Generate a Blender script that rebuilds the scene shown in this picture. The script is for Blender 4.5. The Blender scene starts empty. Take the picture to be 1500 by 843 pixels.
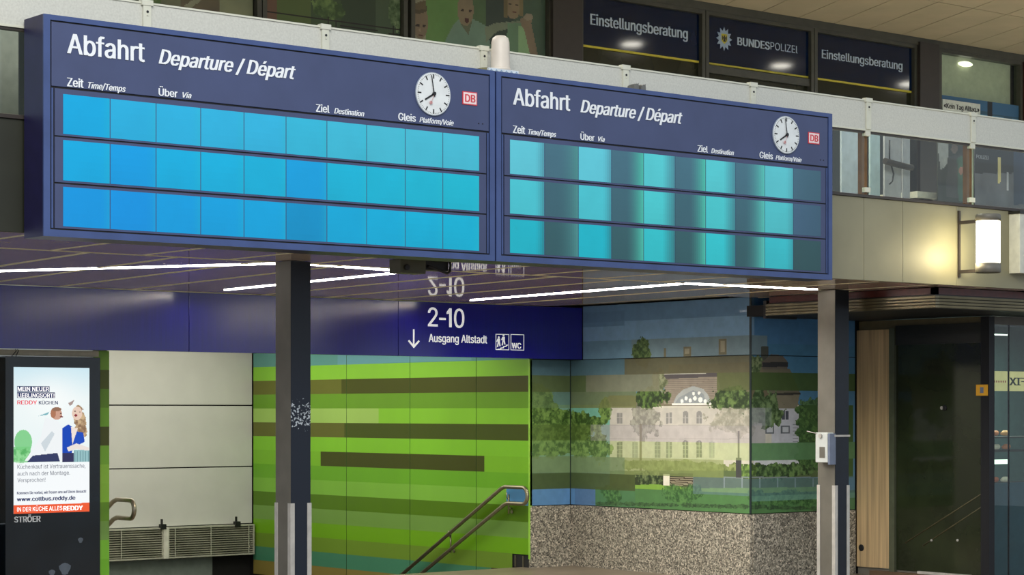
import bpy, bmesh, math, random
import numpy as np
from mathutils import Vector, Matrix

random.seed(4); rng = np.random.default_rng(7)
scene = bpy.context.scene
COL = scene.collection

# ------------------------------------------------------------------ camera
FPX = 3137.0; CX = 750.0; HY = 602.0
TH = math.radians(51.1)
EYE = (0.0, 0.0, 1.65)
cam_d = bpy.data.cameras.new('camera'); cam = bpy.data.objects.new('camera', cam_d); COL.objects.link(cam)
cam.location = EYE
cam.rotation_euler = (math.radians(90), 0, TH - math.radians(90))
cam_d.sensor_width = 36; cam_d.lens = 36 * FPX / 1500
cam_d.shift_y = (HY - 421.5) / 1500
cam_d.clip_end = 300
scene.camera = cam
# ------------------------------------------------------------------ world, view
w = bpy.data.worlds.new('world'); scene.world = w; w.use_nodes = True
wn = w.node_tree.nodes; bgn = wn['Background']
bgn.inputs[0].default_value = (0.80, 0.90, 1.0, 1); bgn.inputs[1].default_value = 0.85
scene.view_settings.view_transform = 'Standard'; scene.view_settings.look = 'None'
scene.view_settings.exposure = 0.0; scene.view_settings.gamma = 1.0
scene.view_settings.use_curve_mapping = False

def area(name, loc, target, sx, sy, power, color):
    l = bpy.data.lights.new(name, 'AREA'); l.shape = 'RECTANGLE'; l.size = sx; l.size_y = sy
    l.energy = power; l.color = color
    o = bpy.data.objects.new(name, l); COL.objects.link(o); o.location = loc
    o.rotation_euler = (Vector(target) - Vector(loc)).to_track_quat('-Z', 'Y').to_euler()
    return o
area('hall_skylight', (2, 2, 9.5), (11, 13, 2.5), 8, 5, 1300, (1.0, 0.97, 0.93))  # unseen fill light added to brighten the hall side

area('stair_light', (11.8, 20.2, 2.62), (11.8, 20.4, 0), 4.2, 4.6, 170, (1.0, 0.96, 0.86))  # unseen area light added to brighten the stairwell walls
def spot(name, loc, power, size, color, r=.05):
    l = bpy.data.lights.new(name, 'SPOT'); l.energy = power; l.spot_size = size; l.spot_blend = .6; l.color = color; l.shadow_soft_size = r
    o = bpy.data.objects.new(name, l); COL.objects.link(o); o.location = loc
for lx_, ly_ in ((10.4, 14.3), (12.4, 15.0), (13.4, 14.0), (13.5, 15.9), (11.6, 13.8)):
    spot('landing_light', (lx_, ly_, 2.70), 95, 2.75, (1.0, 0.96, 0.88))  # unseen spots added as fill for the mural and granite
for lx_ in (10.0, 12.45):
    spot('fascia_washer', (lx_, 16.85, 2.71), 2.2, 3.1, (1.0, 0.92, 0.85), .02)

# ------------------------------------------------------------------ helpers
def lin(c):
    c = np.asarray(c, float) / 255.0
    return np.where(c <= 0.04045, c / 12.92, ((c + 0.055) / 1.055) ** 2.4)
def U(px, py, ax, c):
    """measured image point -> point on the plane axis[ax] = c"""
    F = (math.cos(TH), math.sin(TH), 0); R = (math.sin(TH), -math.cos(TH), 0)
    a = (px - CX) / FPX; b = (HY - py) / FPX
    d = [F[i] + R[i] * a for i in range(3)]; d[2] = b
    t = (c - EYE[ax]) / d[ax]
    return tuple(EYE[i] + d[i] * t for i in range(3))

MATS = {}
def mat(name, rgb, rough=0.5, metal=0.0, var=0.06, scale=12.0, coat=0.0, emit=0.0, spec=0.5, bump=0.0, coatr=0.05, stretch=None):
    if name in MATS: return MATS[name]
    m = bpy.data.materials.new(name); m.use_nodes = True; MATS[name] = m
    nt = m.node_tree; b = nt.nodes['Principled BSDF']
    c = lin(rgb)
    tc = nt.nodes.new('ShaderNodeTexCoord'); nz = nt.nodes.new('ShaderNodeTexNoise')
    src = tc.outputs['Object']
    if stretch:
        mp = nt.nodes.new('ShaderNodeMapping'); mp.inputs['Scale'].default_value = stretch
        nt.links.new(src, mp.inputs[0]); src = mp.outputs[0]
    nt.links.new(src, nz.inputs['Vector']); nz.inputs['Scale'].default_value = scale; nz.inputs['Detail'].default_value = 5
    r = nt.nodes.new('ShaderNodeValToRGB'); nt.links.new(nz.outputs['Fac'], r.inputs[0])
    lo = np.clip(c * (1 - var * 2), 0, 1); hi = np.clip(c * (1 + var * 2), 0, 1)
    r.color_ramp.elements[0].position = 0.3; r.color_ramp.elements[1].position = 0.7
    r.color_ramp.elements[0].color = (*lo, 1); r.color_ramp.elements[1].color = (*hi, 1)
    nt.links.new(r.outputs[0], b.inputs['Base Color'])
    b.inputs['Roughness'].default_value = rough; b.inputs['Metallic'].default_value = metal
    b.inputs['Coat Weight'].default_value = coat; b.inputs['Coat Roughness'].default_value = coatr
    b.inputs['Specular IOR Level'].default_value = spec
    if emit:
        b.inputs['Emission Color'].default_value = (*c, 1); b.inputs['Emission Strength'].default_value = emit
    if bump:
        bp = nt.nodes.new('ShaderNodeBump'); bp.inputs['Strength'].default_value = bump; bp.inputs['Distance'].default_value = 0.004
        nt.links.new(nz.outputs['Fac'], bp.inputs['Height']); nt.links.new(bp.outputs[0], b.inputs['Normal'])
    return m
def print_mat(name, rough=0.5, coat=0.0, emit=0.0, gain=1.0, coatr=0.03, spec=0.5):
    if name in MATS: return MATS[name]
    m = bpy.data.materials.new(name); m.use_nodes = True; MATS[name] = m
    nt = m.node_tree; b = nt.nodes['Principled BSDF']
    at = nt.nodes.new('ShaderNodeAttribute'); at.attribute_name = 'Col'
    b.inputs['Roughness'].default_value = rough; b.inputs['Coat Weight'].default_value = coat
    b.inputs['Coat Roughness'].default_value = coatr; b.inputs['Specular IOR Level'].default_value = spec
    if emit:
        b.inputs['Base Color'].default_value = (0.01, 0.01, 0.01, 1)
        nt.links.new(at.outputs['Color'], b.inputs['Emission Color']); b.inputs['Emission Strength'].default_value = emit
    else:
        mx = nt.nodes.new('ShaderNodeMix'); mx.data_type = 'RGBA'; mx.blend_type = 'MULTIPLY'; mx.inputs[0].default_value = 1
        nt.links.new(at.outputs['Color'], mx.inputs[6]); mx.inputs[7].default_value = (gain, gain, gain, 1)
        nt.links.new(mx.outputs[2], b.inputs['Base Color'])
    return m
def glass_mat(name, tint=(230, 240, 235), refl=1.0, rough=0.0, ior=1.5):
    if name in MATS: return MATS[name]
    m = bpy.data.materials.new(name); m.use_nodes = True; MATS[name] = m
    nt = m.node_tree; nt.nodes.remove(nt.nodes['Principled BSDF']); out = nt.nodes['Material Output']
    t = nt.nodes.new('ShaderNodeBsdfTransparent'); t.inputs[0].default_value = (*lin(tint), 1)
    g = nt.nodes.new('ShaderNodeBsdfGlossy'); g.inputs[0].default_value = (refl, refl, refl, 1); g.inputs['Roughness'].default_value = rough
    f = nt.nodes.new('ShaderNodeFresnel'); f.inputs[0].default_value = ior
    x = nt.nodes.new('ShaderNodeMixShader')
    ge = nt.nodes.new('ShaderNodeNewGeometry'); mm = nt.nodes.new('ShaderNodeMath'); mm.operation = 'SUBTRACT'; mm.inputs[0].default_value = 1
    nt.links.new(ge.outputs['Backfacing'], mm.inputs[1]); mu = nt.nodes.new('ShaderNodeMath'); mu.operation = 'MULTIPLY'
    nt.links.new(f.outputs[0], mu.inputs[0]); nt.links.new(mm.outputs[0], mu.inputs[1]); nt.links.new(mu.outputs[0], x.inputs[0]); nt.links.new(t.outputs[0], x.inputs[1]); nt.links.new(g.outputs[0], x.inputs[2])
    nt.links.new(x.outputs[0], out.inputs[0])
    return m

ROOTS = {}     # object name -> world offset of its thing
def offset_of(o):
    return ROOTS.get(o.name, Vector((0, 0, 0))) if o else Vector((0, 0, 0))
def put(name, mesh, m, parent=None, kind=None, label=None):
    """link a mesh given in world coordinates as one object"""
    o = bpy.data.objects.new(name, mesh); COL.objects.link(o)
    off = offset_of(parent)
    if parent is not None:
        mesh.transform(Matrix.Translation(-off)); o.parent = parent; ROOTS[o.name] = off
    if m is not None:
        mesh.materials.clear(); mesh.materials.append(m)
    if kind: o['kind'] = kind
    if label: o['label'] = label
    return o
def thing(name, label, cat, loc, group=None):
    o = bpy.data.objects.new(name, None); COL.objects.link(o); o.location = loc
    o.empty_display_size = 0.1
    o['label'] = label; o['category'] = cat
    if group: o['group'] = group
    ROOTS[o.name] = Vector(loc)
    return o
def struct_root(name, loc=(0, 0, 0)):
    o = bpy.data.objects.new(name, None); COL.objects.link(o); o.location = loc
    o['kind'] = 'structure'; ROOTS[o.name] = Vector(loc)
    return o
class MB:
    def __init__(s): s.v = []; s.f = []; s.sm = []
    def add(s, vs, fs, smooth=False):
        n = len(s.v); s.v += [tuple(p) for p in vs]; s.f += [tuple(i + n for i in q) for q in fs]; s.sm += [smooth] * len(fs); return s
    def box(s, x0, x1, y0, y1, z0, z1):
        if x0 > x1: x0, x1 = x1, x0
        if y0 > y1: y0, y1 = y1, y0
        if z0 > z1: z0, z1 = z1, z0
        return s.add([(x0,y0,z0),(x1,y0,z0),(x1,y1,z0),(x0,y1,z0),(x0,y0,z1),(x1,y0,z1),(x1,y1,z1),(x0,y1,z1)],
                     [(0,3,2,1),(4,5,6,7),(0,1,5,4),(1,2,6,5),(2,3,7,6),(3,0,4,7)])
    def prism(s, poly, ax, c0, c1):
        """polygon in the plane across axis ax, given by the other two coordinates in order, extruded c0..c1"""
        n = len(poly)
        def pt(p, c):
            l = list(p); l.insert(ax, c); return tuple(l)
        vs = [pt(p, c0) for p in poly] + [pt(p, c1) for p in poly]
        fs = [tuple(range(n))[::-1], tuple(range(n, 2 * n))] + [(i, (i + 1) % n, (i + 1) % n + n, i + n) for i in range(n)]
        return s.add(vs, fs)
    def tube(s, pts, r, n=12, cap=True):
        pts = [Vector(p) for p in pts]; rings = []; prev = None
        for i, p in enumerate(pts):
            a = pts[max(i - 1, 0)]; b = pts[min(i + 1, len(pts) - 1)]; d = (b - a).normalized()
            if prev is None:
                u = d.orthogonal().normalized()
            else:
                u = (prev - d * prev.dot(d)).normalized()
            prev = u; v = d.cross(u)
            rr = r[i] if isinstance(r, (list, tuple)) else r
            rings.append([p + (u * math.cos(2 * math.pi * k / n) + v * math.sin(2 * math.pi * k / n)) * rr for k in range(n)])
        vs = [q for rg in rings for q in rg]; fs = []
        for i in range(len(rings) - 1):
            for k in range(n):
                fs.append((i * n + k, i * n + (k + 1) % n, (i + 1) * n + (k + 1) % n, (i + 1) * n + k))
        s.add(vs, fs, True)
        if cap:
            s.add(rings[0], [tuple(range(n))[::-1]]); s.add(rings[-1], [tuple(range(n))])
        return s
    def lathe(s, c, prof, n=24, axis=2):
        pts = []
        for r, h in prof:
            for k in range(n):
                a = 2 * math.pi * k / n; q = [r * math.cos(a), r * math.sin(a)]; q.insert(axis, h)
                pts.append((c[0] + q[0], c[1] + q[1], c[2] + q[2]))
        fs = [(i * n + k, i * n + (k + 1) % n, (i + 1) * n + (k + 1) % n, (i + 1) * n + k) for i in range(len(prof) - 1) for k in range(n)]
        s.add(pts, fs, True); 
        s.add(pts[:n], [tuple(range(n))[::-1]]); s.add(pts[-n:], [tuple(range(n))])
        return s
    def mesh(s, name, bevel=0):
        me = bpy.data.meshes.new(name); me.from_pydata(s.v, [], s.f); me.update()
        me.polygons.foreach_set('use_smooth', s.sm)
        bm = bmesh.new(); bm.from_mesh(me)
        bmesh.ops.remove_doubles(bm, verts=bm.verts, dist=1e-5)
        if bevel:
            bmesh.ops.bevel(bm, geom=[e for e in bm.edges if e.is_manifold and e.calc_face_angle(0) > 0.9], offset=bevel, segments=2, affect='EDGES', profile=0.6)
        bmesh.ops.recalc_face_normals(bm, faces=bm.faces)
        bm.to_mesh(me); bm.free()
        return me
    def build(s, name, m, parent=None, kind=None, label=None, bevel=0):
        return put(name, s.mesh(name, bevel), m, parent, kind, label)
def box(name, x0, x1, y0, y1, z0, z1, m, parent=None, kind=None, label=None, bevel=0):
    return MB().box(x0, x1, y0, y1, z0, z1).build(name, m, parent, kind, label, bevel)

# text --------------------------------------------------------------
import os
try:      # the sans face that ships with Blender; the built-in one otherwise
    FONT = bpy.data.fonts.load(os.path.join(bpy.utils.system_resource('DATAFILES'), 'fonts', 'Inter.woff2'))
except Exception:
    FONT = None
CAPH = None
def outlines(s, shear=0.0):
    """closed outlines of a line of text, as arrays of points in the order the face draws them"""
    cu = bpy.data.curves.new('lettering', 'FONT'); cu.body = s; cu.shear = shear; cu.resolution_u = 5; cu.fill_mode = 'NONE'
    if FONT: cu.font = FONT
    o = bpy.data.objects.new('lettering_source', cu); COL.objects.link(o)
    bpy.context.view_layer.update()
    me = bpy.data.meshes.new_from_object(o.evaluated_get(bpy.context.evaluated_depsgraph_get()))
    co = [(v.co.x, v.co.y) for v in me.vertices]
    nb = {}
    for e in me.edges:
        a, b = e.vertices; nb.setdefault(a, []).append(b); nb.setdefault(b, []).append(a)
    seen = set(); loops = []
    for a in sorted(nb):
        if a in seen: continue
        lp = [a]; seen.add(a); cur = a
        while True:
            nx = [b for b in sorted(nb[cur]) if b not in seen]
            if not nx: break
            cur = nx[0]; seen.add(cur); lp.append(cur)
        if len(lp) > 2: loops.append(np.array([co[k] for k in lp]))
    bpy.data.objects.remove(o); bpy.data.curves.remove(cu); bpy.data.meshes.remove(me)
    return loops
def spans(loops, y, grow):
    ev = []
    for lp in loops:
        x1, y1 = lp[:, 0], lp[:, 1]; x2, y2 = np.roll(x1, -1), np.roll(y1, -1)
        k = (y1 <= y) != (y2 <= y)
        if not k.any(): continue
        x = x1[k] + (y - y1[k]) / (y2[k] - y1[k]) * (x2[k] - x1[k])
        ev += list(zip(x, np.where(y2[k] > y1[k], 1, -1)))
    ev.sort(); wd = 0; out = []
    for x, d in ev:
        if wd == 0: st = x
        wd += d
        if wd == 0 and x - st > 1e-5: out.append([st - grow, x + grow])
    mg = []
    for q in out:
        if mg and q[0] <= mg[-1][1]: mg[-1][1] = max(mg[-1][1], q[1])
        else: mg.append(q)
    return mg
_h = outlines('H'); CAPH = max(l[:, 1].max() for l in _h) - min(l[:, 1].min() for l in _h)
def text(s, x0, x1, zb, zc, y, m, parent, bold=0.0, shear=0.0, ext=0.003, name='lettering', mirror=False):
    """letters on the plane Y = y facing -Y: from x0 to x1, baseline zb, cap height line zc"""
    lp = outlines(s, shear)
    mn = min(l[:, 0].min() for l in lp); mx = max(l[:, 0].max() for l in lp)
    lo = min(l[:, 1].min() for l in lp); hi = max(l[:, 1].max() for l in lp)
    kx = (x1 - x0) / (mx - mn); kz = (zc - zb) / CAPH
    rows = int(np.clip(abs(zc - zb) / .0022, 14, 60)); st = CAPH / rows; n = int(math.ceil((hi - lo) / st))
    g = bold * kz / kx; v = []; f = []
    fx = (lambda q: x0 + (mx - q) * kx) if mirror else (lambda q: x0 + (q - mn) * kx)
    for r in range(n):
        ya, yb = lo + st * r, lo + st * (r + 1)
        A, B, Cc = spans(lp, ya + st * .02, g), spans(lp, yb - st * .02, g), spans(lp, (ya + yb) / 2, g)
        if len(A) != len(Cc) or len(B) != len(Cc) or any(abs(p[i] - q[i]) > st * 3 for p, q in zip(A, B) for i in (0, 1)): A = B = Cc
        za, z_ = zb + ya * kz, zb + yb * kz
        for (a0, a1), (b0, b1) in zip(A, B):
            k = len(v); a0, a1, b0, b1 = fx(a0), fx(a1), fx(b0), fx(b1)
            v += [(a0, y - ext, za), (a1, y - ext, za), (b1, y - ext, z_), (b0, y - ext, z_), (a0, y, za), (a1, y, za), (b1, y, z_), (b0, y, z_)]
            f += [(k, k + 1, k + 2, k + 3), (k, k + 3, k + 7, k + 4), (k + 1, k + 5, k + 6, k + 2)]
            if mirror: f[-3:] = [q[::-1] for q in f[-3:]]
    me = bpy.data.meshes.new(name); me.from_pydata(v, [], f); me.update()
    return put(name, me, m, parent)
def text_px(s, px0, px1, pb, pc, y, m, parent, dx=0.0, **k):
    a = U(px0, pb, 1, y); b = U(px1, pb, 1, y); c = U(px0, pc, 1, y)
    return text(s, a[0] + dx, b[0] + dx, a[2], c[2], y, m, parent, **k)

# printed panels: flat prints painted cell by cell in metres on their own plane ------------------
def vnoise(u, v, sc, seed=0):
    g = np.random.default_rng(seed).random((64, 64))
    out = np.zeros_like(u); amp = 1.0; tot = 0
    for _ in range(4):
        a = u * sc; b = v * sc; i = np.floor(a).astype(int); j = np.floor(b).astype(int); fa = a - i; fb = b - j
        fa = fa * fa * (3 - 2 * fa); fb = fb * fb * (3 - 2 * fb)
        q = lambda ii, jj: g[ii % 64, jj % 64]
        out += amp * ((q(i, j) * (1 - fa) + q(i + 1, j) * fa) * (1 - fb) + (q(i, j + 1) * (1 - fa) + q(i + 1, j + 1) * fa) * fb)
        tot += amp; amp *= 0.6; sc *= 2.1
    return out / tot
class Canvas:
    def __init__(s, ax, c, us, zs, base=(128, 128, 128)):
        s.ax = ax; s.c = c; s.us = np.array(us, float); s.zs = np.array(zs, float)
        uc = (s.us[1:] + s.us[:-1]) / 2; zc = (s.zs[1:] + s.zs[:-1]) / 2
        s.u, s.z = np.meshgrid(uc, zc); s.col = np.zeros(s.u.shape + (3,)) + np.array(base, float)
    def P(s, px, py):
        p = U(px, py, s.ax, s.c); return (p[1] if s.ax == 0 else p[0], p[2])
    def blend(s, mask, col, a=1.0):
        k = (mask * a)[..., None]; s.col = s.col * (1 - k) + np.array(col, float) * k
    def polymask(s, pts, px=True):
        if px: pts = [s.P(*p) for p in pts]
        m = np.zeros(s.u.shape, bool); n = len(pts)
        for i in range(n):
            (x1, y1), (x2, y2) = pts[i], pts[(i + 1) % n]
            if y1 == y2: continue
            k = ((y1 > s.z) != (y2 > s.z)) & (s.u < (x2 - x1) * (s.z - y1) / (y2 - y1) + x1); m ^= k
        return m.astype(float)
    def poly(s, pts, col, a=1.0): s.blend(s.polymask(pts), col, a)
    def rect(s, x0, y0, x1, y1, col, a=1.0): s.poly([(x0, y0), (x1, y0), (x1, y1), (x0, y1)], col, a)
    def ell(s, cx, cy, rx, ry, col, a=1.0, n=28):
        s.poly([(cx + rx * math.cos(t * 2 * math.pi / n), cy + ry * math.sin(t * 2 * math.pi / n)) for t in range(n)], col, a)
    def row(s, z0, z1, x0, x1, col, a=1.0, y=600):
        """a strip between two heights, from image column x0 to x1"""
        ua, ub = sorted((s.P(x0, y)[0], s.P(x1, y)[0]))
        s.blend(((s.z > z0) & (s.z <= z1) & (s.u >= ua) & (s.u <= ub)).astype(float), col, a)
    def leaves(s, cx, cy, rx, ry, dark, light, sc=9, seed=1, a=1.0, edge=0.55):
        p0 = s.P(cx, cy); p1 = s.P(cx + rx, cy); p2 = s.P(cx, cy - ry)
        d = np.sqrt(((s.u - p0[0]) / (p1[0] - p0[0])) ** 2 + ((s.z - p0[1]) / (p2[1] - p0[1])) ** 2)
        n = vnoise(s.u, s.z, sc, seed); n2 = vnoise(s.u + 3, s.z + 5, sc * 2.6, seed + 1)
        mask = (d + (n - 0.5) * 1.1 * edge * 2 < 1).astype(float)
        t = np.clip((n2 - 0.35) / 0.3, 0, 1)[..., None]
        c = np.array(dark, float) * (1 - t) + np.array(light, float) * t
        k = (mask * a)[..., None]; s.col = s.col * (1 - k) + c * k
    def grain(s, amt, sc, seed=3):
        n = vnoise(s.u, s.z, sc, seed) - 0.5; s.col = np.clip(s.col * (1 + amt * 2 * n[..., None]), 0, 255)
    def build(s, name, m, parent=None, depth=0.02, kind=None, label=None, mask=None):
        nu = len(s.us); nz = len(s.zs)
        UU, ZZ = np.meshgrid(s.us, s.zs); CC = np.full(UU.shape, s.c)
        co = np.stack([CC, UU, ZZ] if s.ax == 0 else [UU, CC, ZZ], -1).reshape(-1, 3)
        i = np.arange(nz - 1)[:, None] * nu + np.arange(nu - 1)[None, :]
        q = np.stack([i, i + 1, i + nu + 1, i + nu], -1).reshape(-1, 4)
        if s.ax == 0: q = q[:, ::-1]
        cols = lin(np.clip(s.col, 0, 255)).reshape(-1, 3)
        if mask is not None:
            kp = mask.reshape(-1) > 0; q = q[kp]; cols = cols[kp]
        # back and edges give the sheet its thickness
        e = s.c + depth; u0, u1, z0, z1 = s.us[0], s.us[-1], s.zs[0], s.zs[-1]
        bx = [(u0, z0), (u1, z0), (u1, z1), (u0, z1)]
        mkp = lambda c, p: (c, p[0], p[1]) if s.ax == 0 else (p[0], c, p[1])
        n0 = len(co); co = np.vstack([co, [mkp(s.c, p) for p in bx] + [mkp(e, p) for p in bx]])
        side = [(4, 5, 6, 7), (0, 1, 5, 4), (1, 2, 6, 5), (2, 3, 7, 6), (3, 0, 4, 7)]
        if mask is not None: side = []
        if side:
            q = np.vstack([q, np.array(side) + n0]); cols = np.vstack([cols, np.tile(cols.mean(0) * 0.6, (5, 1))])
        me = bpy.data.meshes.new(name)
        me.vertices.add(len(co)); me.vertices.foreach_set('co', co.ravel())
        me.loops.add(q.size); me.loops.foreach_set('vertex_index', q.ravel().astype(np.int32))
        me.polygons.add(len(q)); me.polygons.foreach_set('loop_start', (np.arange(len(q)) * 4).astype(np.int32))
        me.update(calc_edges=True)
        at = me.color_attributes.new('Col', 'FLOAT_COLOR', 'CORNER')
        rgba = np.ones((len(q), 4, 4)); rgba[:, :, :3] = cols[:, None, :]
        at.data.foreach_set('color', rgba.ravel())
        return put(name, me, m, parent, kind, label)
def ar(a, b, step):
    n = max(1, int(round(abs(b - a) / step))); return np.linspace(a, b, n + 1)

# ------------------------------------------------------------------ materials
M_blue = mat('board_blue', (62, 80, 128), 0.42, 0.1, var=0.05, scale=6)
M_head = mat('board_header', (62, 72, 108), 0.5, 0.0, var=0.05, scale=3)
M_navy = mat('board_side', (22, 18, 62), 0.4, 0.0)
M_gap = mat('gap_black', (8, 9, 18), 0.6)
M_white = mat('letter_white', (228, 232, 236), 0.6, var=0.02)
M_face = mat('dial_white', (222, 226, 226), 0.5, var=0.03)
M_black = mat('ink_black', (14, 15, 18), 0.5)
M_red = mat('sign_red', (205, 60, 70), 0.5)
M_pink = mat('hand_red', (205, 150, 150), 0.5)
M_screen = print_mat('lit_screen', 0.5, 0.0, emit=1.0, spec=.12)
M_fascia = mat('fascia_beige', (132, 128, 104), 0.5, 0.1, var=0.05, scale=2)
M_fasciad = mat('fascia_dark', (38, 40, 30), 0.5, var=0.08, scale=3)
M_band = mat('guard_white', (196, 196, 186), 0.7, var=0.04, scale=70, bump=0.3)
M_trim = mat('trim_cream', (205, 205, 188), 0.55, var=0.03)
M_brass = mat('brass_post', (120, 84, 50), 0.35, 0.5, var=0.1)
M_frame = mat('window_frame', (72, 72, 64), 0.45, 0.2)
M_framed = mat('pilaster_brown', (52, 46, 42), 0.5, 0.0, var=0.05)
M_sof = mat('soffit_gloss', (226, 204, 186), 0.03, 0.0, var=0.04, scale=2, spec=0.6)
M_joint = mat('soffit_joint', (235, 230, 196), 0.6, var=0.04)
M_led = mat('led', (255, 250, 245), 0.5, var=0, emit=26)
M_band_blue = mat('wayfinding_blue', (10, 0, 136), 0.18, 0.0, var=0.05, scale=2, spec=0.85, stretch=(30, 1, 1))
M_wallw = mat('wall_panel', (196, 196, 190), 0.55, var=0.02, scale=3)
M_shadow = mat('recess_dark', (22, 22, 20), 0.8)
M_steel = mat('steel', (150, 142, 120), 0.28, 0.85, var=0.05, scale=20)
M_postg = mat('post_grey', (112, 108, 98), 0.5, 0.2, var=0.06, scale=5)
M_postn = mat('post_navy', (14, 22, 34), 0.45, 0.1, var=0.1)
M_guard = mat('corner_guard', (190, 186, 178), 0.5, 0.2)
M_green = print_mat('green_wall_print', 0.3, 0.0, gain=1.0, spec=.3)
M_mural = print_mat('mural_print', 0.45, 0.2, gain=1.25)
M_poster = print_mat('window_poster', 0.6, 0.5)
M_floor = mat('floor_stone', (120, 108, 92), 0.35, var=0.08, scale=4)
M_adbody = mat('display_body', (16, 26, 34), 0.15, 0.0, var=0.25, scale=3)
M_canopy = mat('canopy_rib', (118, 110, 84), 0.3, 0.5, var=0.12, scale=3, stretch=(1, 3, 0.3))
M_canred = mat('canopy_red', (88, 34, 26), 0.35, 0.1, var=0.15)
M_wood = mat('wood_laminate', (184, 158, 118), 0.45, var=0.16, scale=1.0, stretch=(1, 26, 0.7))
M_dark = mat('dark_panel', (24, 24, 20), 0.4)
M_glassd = mat('door_glass_dark', (36, 42, 24), 0.08, 0.0, var=0.2, scale=2)  # greenish reflection put into the base colour
M_glass = glass_mat('clear_glass', (240, 246, 243))
M_sglass = glass_mat('shop_glass', (222, 234, 230))
M_wglass = mat('office_glass', (36, 38, 26), 0.12, var=0.15, scale=1.5)
M_signblue = mat('office_sign_blue', (2, 22, 54), 0.09, var=0.08, scale=1)
M_yellow = mat('yellow_line', (190, 180, 50), 0.5)
M_signtext = mat('sign_letter', (170, 185, 200), 0.6, var=0.02)
M_tile = mat('ceiling_tile', (172, 162, 140), 0.7, var=0.04, scale=2)
M_tilegap = mat('ceiling_gap', (30, 28, 24), 0.8)
M_lamp = mat('lamp_glow', (255, 244, 200), 0.5, var=0, emit=7)
M_plast = mat('plastic_cream', (214, 204, 190), 0.45, var=0.02)
M_device = mat('device_white', (200, 204, 200), 0.5, var=0.03)
M_deviceg = mat('device_grey', (110, 120, 140), 0.5)

# granite: speckled
M_granite = mat('granite', (140, 136, 122), 0.45, var=0.0)
def granite():
    nt = M_granite.node_tree; b = nt.nodes['Principled BSDF']
    tc = nt.nodes.new('ShaderNodeTexCoord'); v = nt.nodes.new('ShaderNodeTexVoronoi'); v.inputs['Scale'].default_value = 75
    nt.links.new(tc.outputs['Object'], v.inputs['Vector'])
    sp = nt.nodes.new('ShaderNodeSeparateColor'); nt.links.new(v.outputs['Color'], sp.inputs[0])
    r = nt.nodes.new('ShaderNodeValToRGB'); e = r.color_ramp.elements
    e[0].position = 0; e[0].color = (*lin((62, 60, 54)), 1); e[1].position = 1; e[1].color = (*lin((216, 206, 186)), 1)
    k = e.new(0.3); k.color = (*lin((116, 110, 98)), 1); k = e.new(0.7); k.color = (*lin((160, 154, 138)), 1)
    nt.links.new(sp.outputs[0], r.inputs[0]); nt.links.new(r.outputs[0], b.inputs['Base Color'])
granite()
# flaking white paint on one post face
M_peel = mat('post_navy_peeling', (20, 30, 44), 0.45, 0.1)
def peel():
    nt = M_peel.node_tree; b = nt.nodes['Principled BSDF']
    tc = nt.nodes.new('ShaderNodeTexCoord'); n = nt.nodes.new('ShaderNodeTexNoise'); n.inputs['Scale'].default_value = 55; n.inputs['Detail'].default_value = 6
    nt.links.new(tc.outputs['Object'], n.inputs['Vector'])
    sx = nt.nodes.new('ShaderNodeSeparateXYZ'); nt.links.new(tc.outputs['Object'], sx.inputs[0])
    mr = nt.nodes.new('ShaderNodeMapRange'); mr.interpolation_type = 'SMOOTHSTEP'
    d = nt.nodes.new('ShaderNodeMath'); d.operation = 'SUBTRACT'; d.inputs[1].default_value = 1.62; nt.links.new(sx.outputs[2], d.inputs[0])
    ab = nt.nodes.new('ShaderNodeMath'); ab.operation = 'ABSOLUTE'; nt.links.new(d.outputs[0], ab.inputs[0])
    nt.links.new(ab.outputs[0], mr.inputs[0]); mr.inputs[1].default_value = 0.05; mr.inputs[2].default_value = 0.17; mr.inputs[3].default_value = 0.13; mr.inputs[4].default_value = -0.12
    a = nt.nodes.new('ShaderNodeMath'); a.operation = 'ADD'; nt.links.new(n.outputs[0], a.inputs[0]); nt.links.new(mr.outputs[0], a.inputs[1])
    r = nt.nodes.new('ShaderNodeValToRGB'); nt.links.new(a.outputs[0], r.inputs[0])
    r.color_ramp.elements[0].position = 0.66; r.color_ramp.elements[0].color = (*lin((18, 27, 42)), 1)
    r.color_ramp.elements[1].position = 0.70; r.color_ramp.elements[1].color = (*lin((190, 198, 205)), 1)
    nt.links.new(r.outputs[0], b.inputs['Base Color'])
peel()

# ================================================================== STRUCTURE
SOF = 2.74; BY = 17.15; GZ = 3.2; CZ = 5.87; OY = 16.0
box('floor', -12, 30, -12, 17.5, -0.2, 0.0, M_floor, kind='structure')
# stairs down to the underpass behind the landing
st = struct_root('trim_1', (9.34, 17.5, 0))
for k in range(12):
    box('step', 9.34, 14.24, 17.5 + 0.3 * k, 17.82 + 0.3 * k, -0.17 * (k + 1) - 0.3, -0.17 * (k + 1), M_floor, st)
box('underpass_floor', 9.34, 14.24, 21.1, 26, -2.4, -2.34, M_floor, st)

# gallery slab
box('ceiling', 3.0, 26, 12.10, 22.9, SOF + 0.03, GZ, mat('gallery_floor', (196, 188, 168), .6), kind='structure')
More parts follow.
